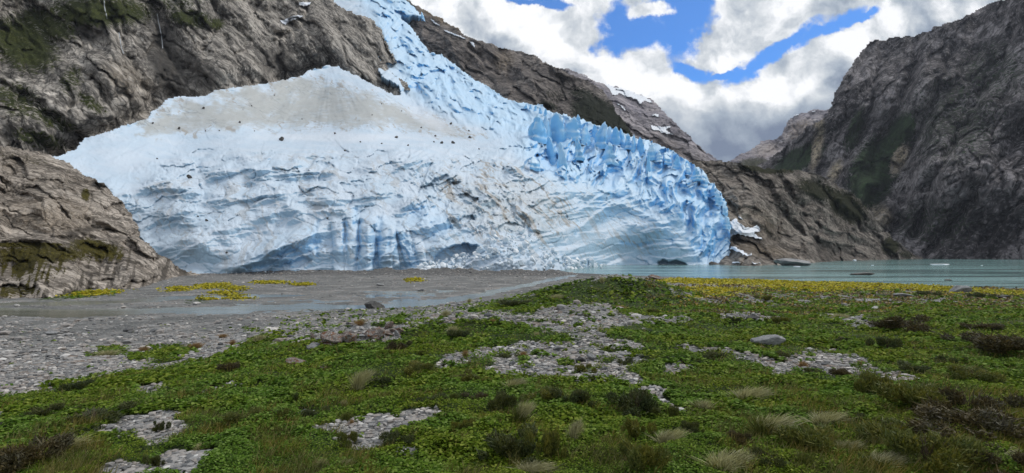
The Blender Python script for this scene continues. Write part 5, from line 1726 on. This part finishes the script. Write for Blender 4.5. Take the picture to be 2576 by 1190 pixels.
SHRUBS = [
    (964, 972, 62, 30, 'shrub_dark', 'dark round shrub left of centre, beside the pale plumed tussock'),
    (985, 1122, 58, 34, 'shrub_dark', 'dark bushy shrub at the edge of the near cobble patch'),
    (1262, 1036, 56, 44, 'shrub_dark', 'dark shrub just left of the tall yellow green tussock'),
    (1452, 1020, 66, 44, 'shrub_dark', 'dark shrub with brownish top in the green mid foreground, left of the biggest one'),
    (1597, 1036, 92, 62, 'shrub_dark', 'largest dark shrub beside the tail of the long cobble strip'),
    (1379, 1012, 62, 32, 'shrub_olive', 'low olive shrub between two dark shrubs in the middle'),
    (1101, 1014, 44, 20, 'shrub_dark', 'small low dark shrub above the near cobble patch'),
    (1206, 1006, 44, 18, 'shrub_brown', 'small grey brown shrub left of the yellow green tussock'),
    (1284, 1150, 110, 62, 'shrub_dark', 'broad dark shrub at the bottom centre'),
    (1379, 1160, 60, 86, 'shrub_olive', 'tall olive shrub at the bottom centre beside the broad dark one'),
    (1168, 1092, 40, 36, 'shrub_olive', 'thin olive shrub right of the near cobble patch'),
    (1597, 1104, 50, 50, 'shrub_olive', 'wispy olive shrub below the largest dark shrub'),
    (1611, 1186, 90, 70, 'shrub_olive', 'wide olive shrub at the bottom edge, right of centre'),
    (1692, 1062, 20, 44, 'shrub_olive', 'thin upright olive shrub beside the end of the cobble strip'),
    (1273, 902, 36, 12, 'shrub_dark', 'low shrub on the long cobble strip'),
    (1470, 936, 32, 20, 'shrub_olive', 'small olive shrub among the cobbles at the strip centre'),
    (1579, 920, 40, 18, 'shrub_dark', 'small dark shrub at the top edge of the right cobble strip'),
    (879, 1124, 36, 40, 'shrub_olive', 'olive shrub on the left rim of the near cobble patch'),
    (116, 1046, 66, 24, 'shrub_dark', 'dark low shrub in the green at far left'),
    (229, 1070, 130, 42, 'shrub_dark', 'very broad dark shrub above the left cobble patch'),
    (577, 936, 40, 24, 'shrub_brown', 'grey brown shrub on the upper left green slope'),
    (197, 984, 44, 24, 'shrub_dark', 'small dark shrub at the upper edge of the left green slope'),
    (404, 1084, 22, 28, 'shrub_dark', 'narrow dark shrub standing on the left cobble patch'),
    (389, 1176, 30, 32, 'shrub_dark', 'dark shrub on the cobbles at the bottom left'),
    (598, 1074, 60, 40, 'shrub_olive', 'olive shrub between the two cobble patches on the left'),
    (784, 1056, 46, 28, 'shrub_dark', 'dark shrub just left of the near cobble patch'),
    (690, 1060, 44, 36, 'shrub_olive', 'loose olive shrub in the left green area'),
    (450, 992, 30, 14, 'shrub_dark', 'little dark shrub on the left green slope'),
    (46, 1186, 150, 70, 'shrub_brown', 'big brown shrub in the bottom left corner'),
    (2272, 832, 96, 44, 'shrub_brown', 'dark brown shrub beside the upper right gravel tongue'),
    (2233, 884, 42, 36, 'shrub_dark', 'small dark cone-shaped shrub on the right green flat'),
    (2518, 892, 140, 52, 'shrub_brown', 'large brown thicket at the right edge, highest up'),
    (2384, 918, 48, 26, 'shrub_dark', 'small dark shrub left of the high brown thicket'),
    (2307, 940, 62, 24, 'shrub_dark', 'low dark shrub right of the right cobble strip'),
    (2191, 996, 66, 56, 'shrub_olive', 'upright olive shrub at the end of the right cobble strip'),
    (2307, 1030, 120, 66, 'shrub_olive', 'wide olive thicket at the right'),
    (2437, 1040, 130, 70, 'shrub_brown', 'dark thicket in the right foreground'),
    (2440, 1090, 200, 60, 'shrub_brown', 'long dark thicket in the lower right foreground'),
    (1864, 1122, 44, 32, 'shrub_brown', 'small brown shrub beside the big green tussock'),
    (1920, 1180, 84, 54, 'shrub_dark', 'dark shrub at the bottom edge below the big green tussock'),
    (2040, 1130, 110, 56, 'shrub_olive', 'spreading olive shrub right of the big green tussock'),
    (2332, 1180, 150, 92, 'shrub_olive', 'tall olive shrub at the bottom right'),
    (2520, 1190, 130, 60, 'shrub_brown', 'brown shrub in the bottom right corner'),
    (1741, 1096, 36, 34, 'shrub_dark', 'small dark shrub below the end of the cobble strip'),
    (1945, 962, 60, 16, 'shrub_dark', 'flat dark shrub under the right cobble strip'),
    (1794, 904, 44, 16, 'shrub_dark', 'flat dark shrub left of the right cobble strip'),
    (1966, 900, 40, 18, 'shrub_dark', 'low dark shrub below the large flat boulder'),
    (2114, 948, 40, 20, 'shrub_brown', 'grey brown shrub on the right cobble strip'),
    (2043, 944, 36, 16, 'shrub_dark', 'low green shrub on the lower rim of the right cobble strip'),
    (1850, 816, 16, 18, 'shrub_dark', 'tiny dark shrub near the dark speckled boulder'),
    (1959, 814, 36, 18, 'shrub_olive', 'small olive shrub right of the dark speckled boulder'),
    (2325, 842, 50, 10, 'shrub_dark', 'flat dark shrub below the brown shrub by the gravel tongue'),
    (2325, 745, 34, 14, 'shrub_dark', 'dark shrub on the flowery shore near the big shore boulder'),
    (2460, 750, 34, 14, 'shrub_dark', 'dark shrub on the flowery shore at the right edge'),
    (1927, 756, 26, 14, 'shrub_olive', 'olive shrub on the flowery shore behind the green flat'),
    (1000, 884, 44, 30, 'shrub_brown', 'brown shrub beside the lichen covered rock heap'),
    (1150, 850, 40, 20, 'shrub_dark', 'dark shrub on the green mound in front of the gravel mound'),
    (1640, 790, 30, 14, 'shrub_olive', 'olive shrub at the foot of the tall green mound'),
    (1290, 770, 60, 16, 'shrub_dark', 'dark shrub on the left foot of the tall green mound'),
    (2120, 860, 30, 10, 'shrub_dark', 'tiny flat shrub on the right green flat'),
    (1050, 940, 60, 26, 'shrub_olive', 'loose olive shrub above the dark round one'),
    (1180, 960, 60, 26, 'shrub_olive', 'loose olive shrub under the left end of the long cobble strip'),
    (2440, 960, 80, 36, 'shrub_olive', 'olive thicket below the high brown thicket'),
    (2250, 1110, 110, 50, 'shrub_olive', 'soft olive thicket above the tall bottom right shrub'),
    (2150, 1070, 70, 34, 'shrub_dark', 'dark shrub between the olive thickets at the right'),
    (2480, 830, 60, 16, 'shrub_brown', 'low brown shrub far up at the right edge'),
    (2400, 790, 50, 12, 'shrub_olive', 'small olive shrub far up on the right'),
]
for s_ in SHRUBS:
    place_shrub(*s_, 'shrubs scattered over the green foreground')

GRS = {}
for key, mk in (('straw', 'straw'), ('orange', 'orange_grass'), ('green', 'green_grass')):
    GRS[key] = []
    for i in range(3):
        mm = tussock_mesh(600 + i, 600, .34, .10, .008)
        mm.materials.append(M[mk]); GRS[key].append(mm)
PLM = []
for i in range(3):
    mm = tussock_mesh(640 + i, 420, .20, .45, .0042, True)
    mm.materials.append(M['straw']); PLM.append(mm)
REED = tussock_mesh(660, 90, .16, .05, .014); REED.materials.append(M['shrub_dark'])


def place_tussock(dx, dy, wpx, hpx, kind, label, plume=False, ang=0.0):
    p = hit(dx, dy)
    s = p.y / F
    me = REED if kind == 'reed' else GRS[kind][random.randrange(3)]
    o = link('grass_tussock', None, None, label=label, cat='grass tussock', group='grass tussocks scattered over the foreground')
    o.location = p
    k_ = .72 if wpx > 50 else .9
    o.scale = (k_ * wpx * s / .75, k_ * wpx * s / .75, k_ * hpx * s / .95)
    o.rotation_euler = (0, 0, ang + random.uniform(-.3, .3))
    link('grass_blades', me, None, o)
    if plume:
        link('seed_heads', PLM[random.randrange(3)], None, o)


TUSS = [
    (900, 985, 34, 56, 'straw', 'tall pale plumed tussock beside the dark round shrub', True),
    (904, 820, 26, 20, 'orange', 'orange tussock on the rocks by the river bank', False),
    (1120, 800, 22, 26, 'straw', 'straw tussock on the crest left of the gravel mound', False),
    (1139, 838, 26, 22, 'straw', 'pale tussock on the green mound', False),
    (1171, 902, 14, 26, 'orange', 'upright orange tussock at the left end of the long cobble strip', False),
    (1315, 900, 20, 20, 'orange', 'orange tussock in the middle of the long cobble strip', False),
    (1287, 985, 36, 34, 'straw', 'straw tussock below the long cobble strip', True),
    (1305, 1078, 36, 74, 'green', 'tall yellow green tussock at the centre', True),
    (1440, 1120, 28, 66, 'straw', 'straw plume with a dark base at the lower centre', True),
    (1455, 1150, 60, 34, 'reed', 'dark rushes under the straw plume at the lower centre', False),
    (1491, 960, 30, 26, 'reed', 'dark rushes on the cobble strip', False),
    (869, 1062, 24, 30, 'green', 'yellow green tussock at the left end of the near cobble patch', False),
    (884, 1070, 12, 18, 'orange', 'tiny orange tussock on the near cobble patch', False),
    (1329, 1190, 90, 36, 'straw', 'bent straw tussock at the bottom edge, centre', True),
    (1674, 1120, 60, 50, 'straw', 'pale wispy tussock right of the wispy olive shrub', True),
    (1350, 850, 14, 18, 'straw', 'small tussock at the left foot of the gravel mound', False),
    (1509, 838, 12, 20, 'straw', 'small tussock at the right foot of the gravel mound', False),
    (1238, 815, 16, 14, 'orange', 'small orange tussock left on the gravel mound', False),
    (1060, 895, 30, 18, 'green', 'small green tussock above the olive shrub', False),
    (858, 1185, 30, 30, 'straw', 'pale tussock at the bottom edge, left of centre', True),
    (267, 896, 60, 22, 'straw', 'pale low tussock on the left green islet', False),
    (362, 884, 20, 16, 'orange', 'orange tussock on the left cobbles', False),
    (492, 878, 30, 20, 'orange', 'orange tussock between the two left green islets', False),
    (559, 850, 24, 12, 'orange', 'low orange tussock near the river bank', False),
    (651, 862, 32, 24, 'straw', 'straw tussock on the second green islet', False),
    (585, 868, 14, 16, 'orange', 'small orange tussock left of the second green islet', False),
    (144, 1140, 110, 52, 'straw', 'wide pale wind-blown tussock at the lower left', True),
    (865, 1025, 16, 22, 'straw', 'small straw tussock above the near cobble patch', False),
    (506, 1134, 34, 24, 'straw', 'straw tussock above the bottom left cobbles', False),
    (802, 1186, 24, 34, 'straw', 'thin pale tussock at the bottom edge left', True),
    (744, 1010, 24, 32, 'reed', 'dark upright rushes on the left green slope', False),
    (1871, 1010, 84, 44, 'straw', 'pale wind-blown tussock beneath the right cobble strip', True),
    (1920, 1104, 90, 84, 'green', 'big green tussock with pale plumes', True),
    (2068, 1072, 70, 46, 'straw', 'pale tussock right of the big green one', True),
    (1815, 1186, 110, 56, 'straw', 'wide pale tussock at the bottom edge right of centre', True),
    (1767, 1036, 44, 34, 'straw', 'straw tussock beyond the end of the cobble strip', False),
    (2019, 924, 24, 18, 'orange', 'orange tussock on the right cobble strip', False),
    (2166, 920, 18, 16, 'orange', 'small orange tussock on the right cobble strip', False),
    (2201, 1186, 100, 56, 'green', 'pale green tussock at the bottom right', True),
    (2483, 1180, 130, 60, 'straw', 'large pale tussock in the bottom right corner', True),
    (2022, 1180, 70, 60, 'green', 'yellowish tussock at the bottom edge, right', False),
    (2114, 802, 40, 16, 'straw', 'straw tussock by the upper right gravel tongue', False),
    (2050, 810, 26, 12, 'orange', 'orange tussock left of the upper right gravel tongue', False),
    (1514, 712, 12, 18, 'straw', 'tuft of grass on top of the tall green mound', False),
    (1400, 752, 30, 14, 'straw', 'straw tussock on the left flank of the tall green mound', False),
    (1180, 762, 12, 14, 'straw', 'straw tuft on the river bank crest', False),
    (1560, 780, 30, 14, 'orange', 'orange tuft behind the gravel mound', False),
    (1720, 1000, 30, 24, 'green', 'green tussock beside the tail of the cobble strip', False),
    (2420, 1130, 60, 40, 'straw', 'bleached tussock in front of the long dark thicket', True),
    (2120, 1140, 60, 40, 'straw', 'wispy tussock among the olive thickets', True),
    (1140, 1006, 26, 20, 'green', 'small green tussock between the low shrubs', False),
    (1830, 850, 26, 8, 'straw', 'tiny straw tuft left of the large flat boulder', False),
]
for t_ in TUSS:
    place_tussock(*t_)


# ------------------------------------------------------------------ boulders
def boulder_mesh(seed, flat=.7, tail=0.0):
    bm = bmesh.new()
    bmesh.ops.create_icosphere(bm, subdivisions=4, radius=1.0)
    V = np.array([v.co[:] for v in bm.verts]); Fc = np.array([[v.index for v in f.verts] for f in bm.faces])
    bm.free()
    r = np.random.default_rng(seed)
    for _ in range(13):
        nrm = r.normal(size=3); nrm /= np.linalg.norm(nrm); dlim = r.uniform(.45, .85)
        over = V @ nrm - dlim
        V = V - np.outer(np.clip(over, 0, None), nrm) * .95
    n = .10 * fbm(V[:, 0] * 2 + V[:, 2], V[:, 1] * 2 + V[:, 2], 4, seed)
    V = V * (1 + n)[:, None]
    V[:, 2] *= flat
    if tail:
        V[:, 0] += tail * (1 - V[:, 2]) * .5
    V /= np.abs(V[:, 0]).max()
    return new_mesh('boulder', V, Fc)


BOULD = {}
for k_ in ('stone', 'pale_stone', 'dark_stone', 'wet_stone', 'lichen_stone', 'glacier_stone'):
    BOULD[k_] = []
    for i in range(3):
        mm = boulder_mesh(700 + i); mm.materials.append(M[k_]); BOULD[k_].append(mm)


def place_boulder(dx, dy, wpx, hpx, kind, label, group='loose boulders', name='boulder', on=None, sink=.35):
    if 'braided stream' in label:
        on = ((dx - CX) / F * 71.5, 71.5, .34)
        wpx, hpx = 60, 22
    p = hit(dx, dy) if on is None else on
    s = p[1] / F
    o = link(name, BOULD[kind][random.randrange(3)], None, label=label, cat='boulder', group=group)
    o.scale = (wpx * s / 2, wpx * s / 2 * random.uniform(.7, 1), hpx * s / (.7 * (2 - sink * 1.2)))
    o.location = (p[0], p[1], p[2] + hpx * s * (.5 - sink * .4))
    o.rotation_euler = (0, 0, random.choice((0, 3.14)) + random.uniform(-.4, .4))
    return o


FG = 'boulders lying in the foreground'
for b in [
    (940, 776, 52, 16, 'dark_stone', 'dark wet boulder standing in the braided stream'),
    (690, 801, 13, 9, 'pale_stone', 'small bright white stone on the river gravel'),
    (748, 816, 24, 5, 'pale_stone', 'flat pale stone on the near river bank'),
    (830, 868, 70, 36, 'lichen_stone', 'big rock mottled with orange lichen on the river bank'),
    (880, 862, 60, 26, 'lichen_stone', 'lichen covered rock right of the biggest lichen rock'),
    (940, 848, 70, 26, 'lichen_stone', 'reddish lichen rock heap nearest the brown shrub'),
    (739, 918, 60, 18, 'lichen_stone', 'flat lichen rock on the green slope'),
    (812, 928, 22, 12, 'lichen_stone', 'small brown rock just below the flat lichen rock'),
    (1097, 1030, 14, 12, 'pale_stone', 'pale rounded stone at the tip of the near cobble patch'),
    (1050, 1136, 20, 15, 'pale_stone', 'pale stone above the trio at the end of the near cobble patch'),
    (1067, 1155, 28, 20, 'stone', 'rightmost grey stone of the trio below the near cobble patch'),
    (1034, 1153, 24, 14, 'stone', 'leftmost grey stone of the trio below the near cobble patch'),
    (1379, 952, 20, 11, 'pale_stone', 'pale stone on the lower rim of the long cobble strip'),
    (1678, 1040, 28, 14, 'stone', 'grey boulder at the end of the long cobble strip'),
    (1409, 1104, 18, 20, 'stone', 'rounded grey stone beside the straw plume'),
    (1653, 914, 20, 13, 'stone', 'grey stone at the right end of the upper cobbles'),
    (1106, 1136, 12, 8, 'pale_stone', 'tiny white stone right of the stone trio'),
    (1493, 1090, 14, 8, 'pale_stone', 'white stone amid the green right of the straw plume'),
    (1535, 1101, 20, 8, 'pale_stone', 'pair of pale stones fused into one low block'),
    (1027, 812, 20, 14, 'stone', 'grey boulder on the river bank beside the green hump'),
    (1023, 1116, 9, 8, 'pale_stone', 'very small white stone on the cobble path'),
    (1460, 912, 32, 18, 'dark_stone', 'dark boulder in the cluster on the long cobble strip'),
    (1485, 905, 26, 18, 'stone', 'grey boulder topping the cluster on the long cobble strip'),
    (1400, 880, 22, 12, 'stone', 'grey boulder on the upper rim of the long cobble strip'),
    (1290, 918, 18, 12, 'stone', 'grey stone on the lower left of the long cobble strip'),
    (1130, 905, 24, 10, 'stone', 'grey stone at the left tip of the long cobble strip'),
    (1520, 930, 18, 11, 'stone', 'small grey stone right of the boulder cluster'),
    (1265, 812, 18, 12, 'stone', 'grey rock on the left of the gravel mound'),
    (1934, 868, 88, 28, 'stone', 'large flat grey boulder embedded in the right green flat'),
    (1899, 808, 42, 18, 'dark_stone', 'dark speckled boulder on the right flat'),
    (1834, 802, 20, 12, 'stone', 'grey boulder left of the dark speckled one'),
    (2159, 892, 24, 12, 'stone', 'grey boulder at the top of the right cobble strip'),
    (1917, 877, 20, 8, 'lichen_stone', 'orange lichen stone in front of the large flat boulder'),
    (1816, 955, 14, 8, 'pale_stone', 'small pale stone left below the right cobble strip'),
    (2163, 960, 20, 12, 'stone', 'grey stone at the bottom of the right cobble strip'),
    (2201, 780, 18, 11, 'pale_stone', 'pale stone near the shore, right of centre'),
    (2272, 913, 22, 6, 'stone', 'flat grey stone right of the right cobble strip'),
    (2413, 737, 48, 24, 'stone', 'big brown grey boulder on the flowery shore'),
    (2272, 746, 46, 9, 'stone', 'low flat rock on the flowery shore left of the dark shrub'),
    (2000, 728, 16, 6, 'pale_stone', 'pale stone amid the yellow flowers'),
    (2525, 750, 32, 8, 'dark_stone', 'low dark rock near the right edge of the shore'),
    (1645, 706, 38, 16, 'lichen_stone', 'lichen rock on the right shoulder of the tall green mound'),
    (955, 718, 24, 5, 'stone', 'flat slab on the river flat'),
    (1060, 732, 20, 6, 'stone', 'low rock beside the narrow channel at the river mouth'),
    (1155, 768, 16, 7, 'stone', 'stone at the bend of the stream by the bank'),
    (2150, 826, 18, 8, 'stone', 'stone on the upper right gravel tongue'),
    (2120, 803, 20, 7, 'stone', 'flat stone at the head of the upper right gravel tongue'),
    (1620, 830, 12, 6, 'pale_stone', 'small pale stone on the green flat right of the gravel mound'),
    (130, 840, 36, 8, 'stone', 'greenish slab on the left cobbles'),
]:
    place_boulder(*b, FG)

r3 = np.random.default_rng(12)
for k in range(34):
    dx = r3.uniform(770, 1030); dy = 872 - (dx - 770) * .16 + r3.uniform(-16, 12)
    place_boulder(dx, dy, r3.uniform(9, 36), r3.uniform(6, 19), 'lichen_stone' if k % 3 else 'stone', 'lichen-stained rock in the low stony heap on the river bank left of centre', 'rocks of the stony heap')
# rocks in the lake
for (dx, dy, wd, ht, lab) in [(2170, 692, 56, 9, 'long low dark rock awash in the lake'), (2388, 706, 18, 7, 'small dark rock awash in the lake near the shore'),
                              (1990, 668, 96, 20, 'broad whaleback rock in the lake at the foot of the knoll')]:
    Y = CAMH * F / (dy - HZ)
    place_boulder(dx, dy, wd, ht, 'stone' if wd > 60 else 'glacier_stone', lab, 'rocks in the lake', on=((dx - CX) / F * Y, Y, -.2))

# rocks carried on the ice
GR = [(997, 347, 9), (1092, 358, 5), (1111, 361, 10), (1140, 361, 10), (1027, 367, 6), (1135, 313, 8), (1182, 347, 10), (842, 337, 7), (868, 380, 7), (907, 358, 5), (960, 362, 5), (1095, 343, 6),
      (709, 354, 15), (512, 273, 8), (451, 325, 9), (603, 309, 8), (552, 329, 4), (385, 311, 6), (633, 267, 5), (517, 330, 4), (825, 551, 7), (477, 448, 14), (570, 636, 6), (936, 290, 4), (1010, 280, 4),
      (960, 262, 4), (760, 300, 4), (690, 240, 4), (1060, 322, 5), (1180, 330, 5), (640, 330, 4), (1205, 376, 5), (520, 556, 8), (498, 545, 6), (395, 400, 5)]
GP = GL_SURF(np.array([float(a[0]) for a in GR]), np.array([float(a[1]) for a in GR]), 0.3)
for i, (dx, dy, wd) in enumerate(GR):
    p = GP[i]
    big = {12: 'largest dark rock on the white ice slope', 21: 'flat dark rock on the ice ledge near the outcrop', 20: 'lone dark rock on the ice arch at the snout', 22: 'single round dark stone low on the left ice face',
           2: 'dark rock at the middle of the row under the dirty snow cone', 3: 'dark rock at the right of the row under the dirty snow cone', 6: 'dark rock at the toe of the dirty snow cone'}.get(i)
    place_boulder(dx, dy, wd, wd * .7, 'glacier_stone', big or 'small dark rock lying on the ice', 'rocks lying on the glacier', on=p)


# ------------------------------------------------------------------ broken ice
def ice_chunk(seed):
    r = np.random.default_rng(seed)
    bm = bmesh.new()
    for _ in range(16):
        v = r.normal(size=3); v /= np.linalg.norm(v)
        bm.verts.new(v * r.uniform(.7, 1) * np.array([1, .85, .75]))
    bmesh.ops.convex_hull(bm, input=bm.verts)
    bmesh.ops.bevel(bm, geom=bm.edges[:], offset=.06, segments=1, affect='EDGES')
    me = bpy.data.meshes.new('ice_block')
    bm.to_mesh(me); bm.free()
    return me


CH = [ice_chunk(800 + i) for i in range(8)]
for c_ in CH:
    c_.materials.append(M['rubble_ice'])
CHW = [c_.copy() for c_ in CH]
for c_ in CHW:
    c_.materials.clear(); c_.materials.append(M['white_ice'])
r2 = np.random.default_rng(5)
NB = 330
bx = r2.uniform(1050, 1520, NB)
top = np.interp(bx, [1050, 1110, 1180, 1230, 1290, 1350, 1400, 1450, 1520], [668, 652, 636, 590, 558, 600, 636, 650, 668])
bot = np.interp(bx, [1050, 1200, 1400, 1450, 1520], [684, 682, 682, 676, 672])
by = r2.uniform(top, bot)
BP = GL_SURF(bx, by, 5.0)
for k in range(NB):
    p = BP[k]
    s = p[1] / F
    sz = min(s * np.exp(r2.normal(1.75, .5)), s * 15)
    o = link('ice_block', (CH if k % 3 else CHW)[k % 8], None, label='white broken ice block in the rubble heap at the foot of the snout', cat='ice block', group='fallen ice blocks in the rubble heap')
    o.location = p - np.array([0, sz * .3, 0]); o.scale = (sz, sz, sz * r2.uniform(.6, 1.1)); o.rotation_euler = tuple(r2.uniform(0, 6.28, 3))
fx_ = np.concatenate([r2.uniform(560, 1060, 30), r2.uniform(1500, 1836, 34)])
fy_ = np.where(fx_ < 1100, 686, 667.5) + r2.uniform(-2, 1.5, 64)
FP = GL_SURF(fx_, fy_, 2.5)
for k in range(64):
    s = FP[k][1] / F
    sz = s * r2.uniform(1.2, 4.2)
    o = link('ice_block', CHW[k % 8], None, label='small ice block fallen along the foot of the glacier front', cat='ice block', group='small ice blocks along the glacier foot')
    o.location = FP[k] - np.array([0, sz, 0]); o.scale = (sz, sz, sz * .7); o.rotation_euler = tuple(r2.uniform(0, 6.28, 3))
for (dx, dy, wd, ht, lab) in [(1512, 675, 9, 8, 'small white iceberg beside the ice rubble at the river mouth'), (2363, 667, 56, 6, 'long flat white ice floe far out at the right'),
                              (2195, 668, 9, 3, 'tiny ice floe in mid lake'), (2005, 671, 26, 2.5, 'thin ice floe in front of the whaleback rock'), (2150, 656, 12, 5, 'small ice floe by the far rocky shore'),
                              (2060, 657, 30, 2.5, 'flat ice floe at the foot of the knoll'), (1870, 664, 22, 6, 'ice lump at the waterline by the glacier corner'), (1345, 686, 0, 0, ''),
                              (1762, 697, 8, 1.5, 'tiny floating ice piece near the yellow shore'), (2470, 668, 7, 1.5, 'tiny ice floe near the right edge')]:
    if not lab:
        continue
    Y = CAMH * F / (dy - HZ); s = Y / F
    o = link('ice_floe', CHW[int(dx) % 8], None, label=lab, cat='ice floe', group='floating ice on the lake')
    o.location = ((dx - CX) * s, Y, ht * s * .25); o.scale = (wd * s / 2, max(wd * s / 3, .4), ht * s * .75)
    o.rotation_euler = (0, 0, random.uniform(-.3, .3))

# ------------------------------------------------------------------ thin valley haze
HT = 1300.0
hv = [(-2500, -2500, -6), (2500, -2500, -6), (2500, 2500, -6), (-2500, 2500, -6), (-2500, -2500, HT), (2500, -2500, HT), (2500, 2500, HT), (-2500, 2500, HT)]
hf = [(0, 3, 2, 1), (4, 5, 6, 7), (0, 1, 5, 4), (1, 2, 6, 5), (2, 3, 7, 6), (3, 0, 4, 7)]
hm = bpy.data.materials.new('haze')
hm.use_nodes = True
hm.node_tree.nodes.clear()
ho = hm.node_tree.nodes.new('ShaderNodeOutputMaterial')
hp = hm.node_tree.nodes.new('ShaderNodeVolumePrincipled')
hp.inputs['Color'].default_value = (0.80, 0.86, 1.0, 1)
hp.inputs['Density'].default_value = 0.00005
hm.node_tree.links.new(hp.outputs[0], ho.inputs['Volume'])
link('haze', new_mesh('haze', hv, hf, False), hm, kind='stuff')
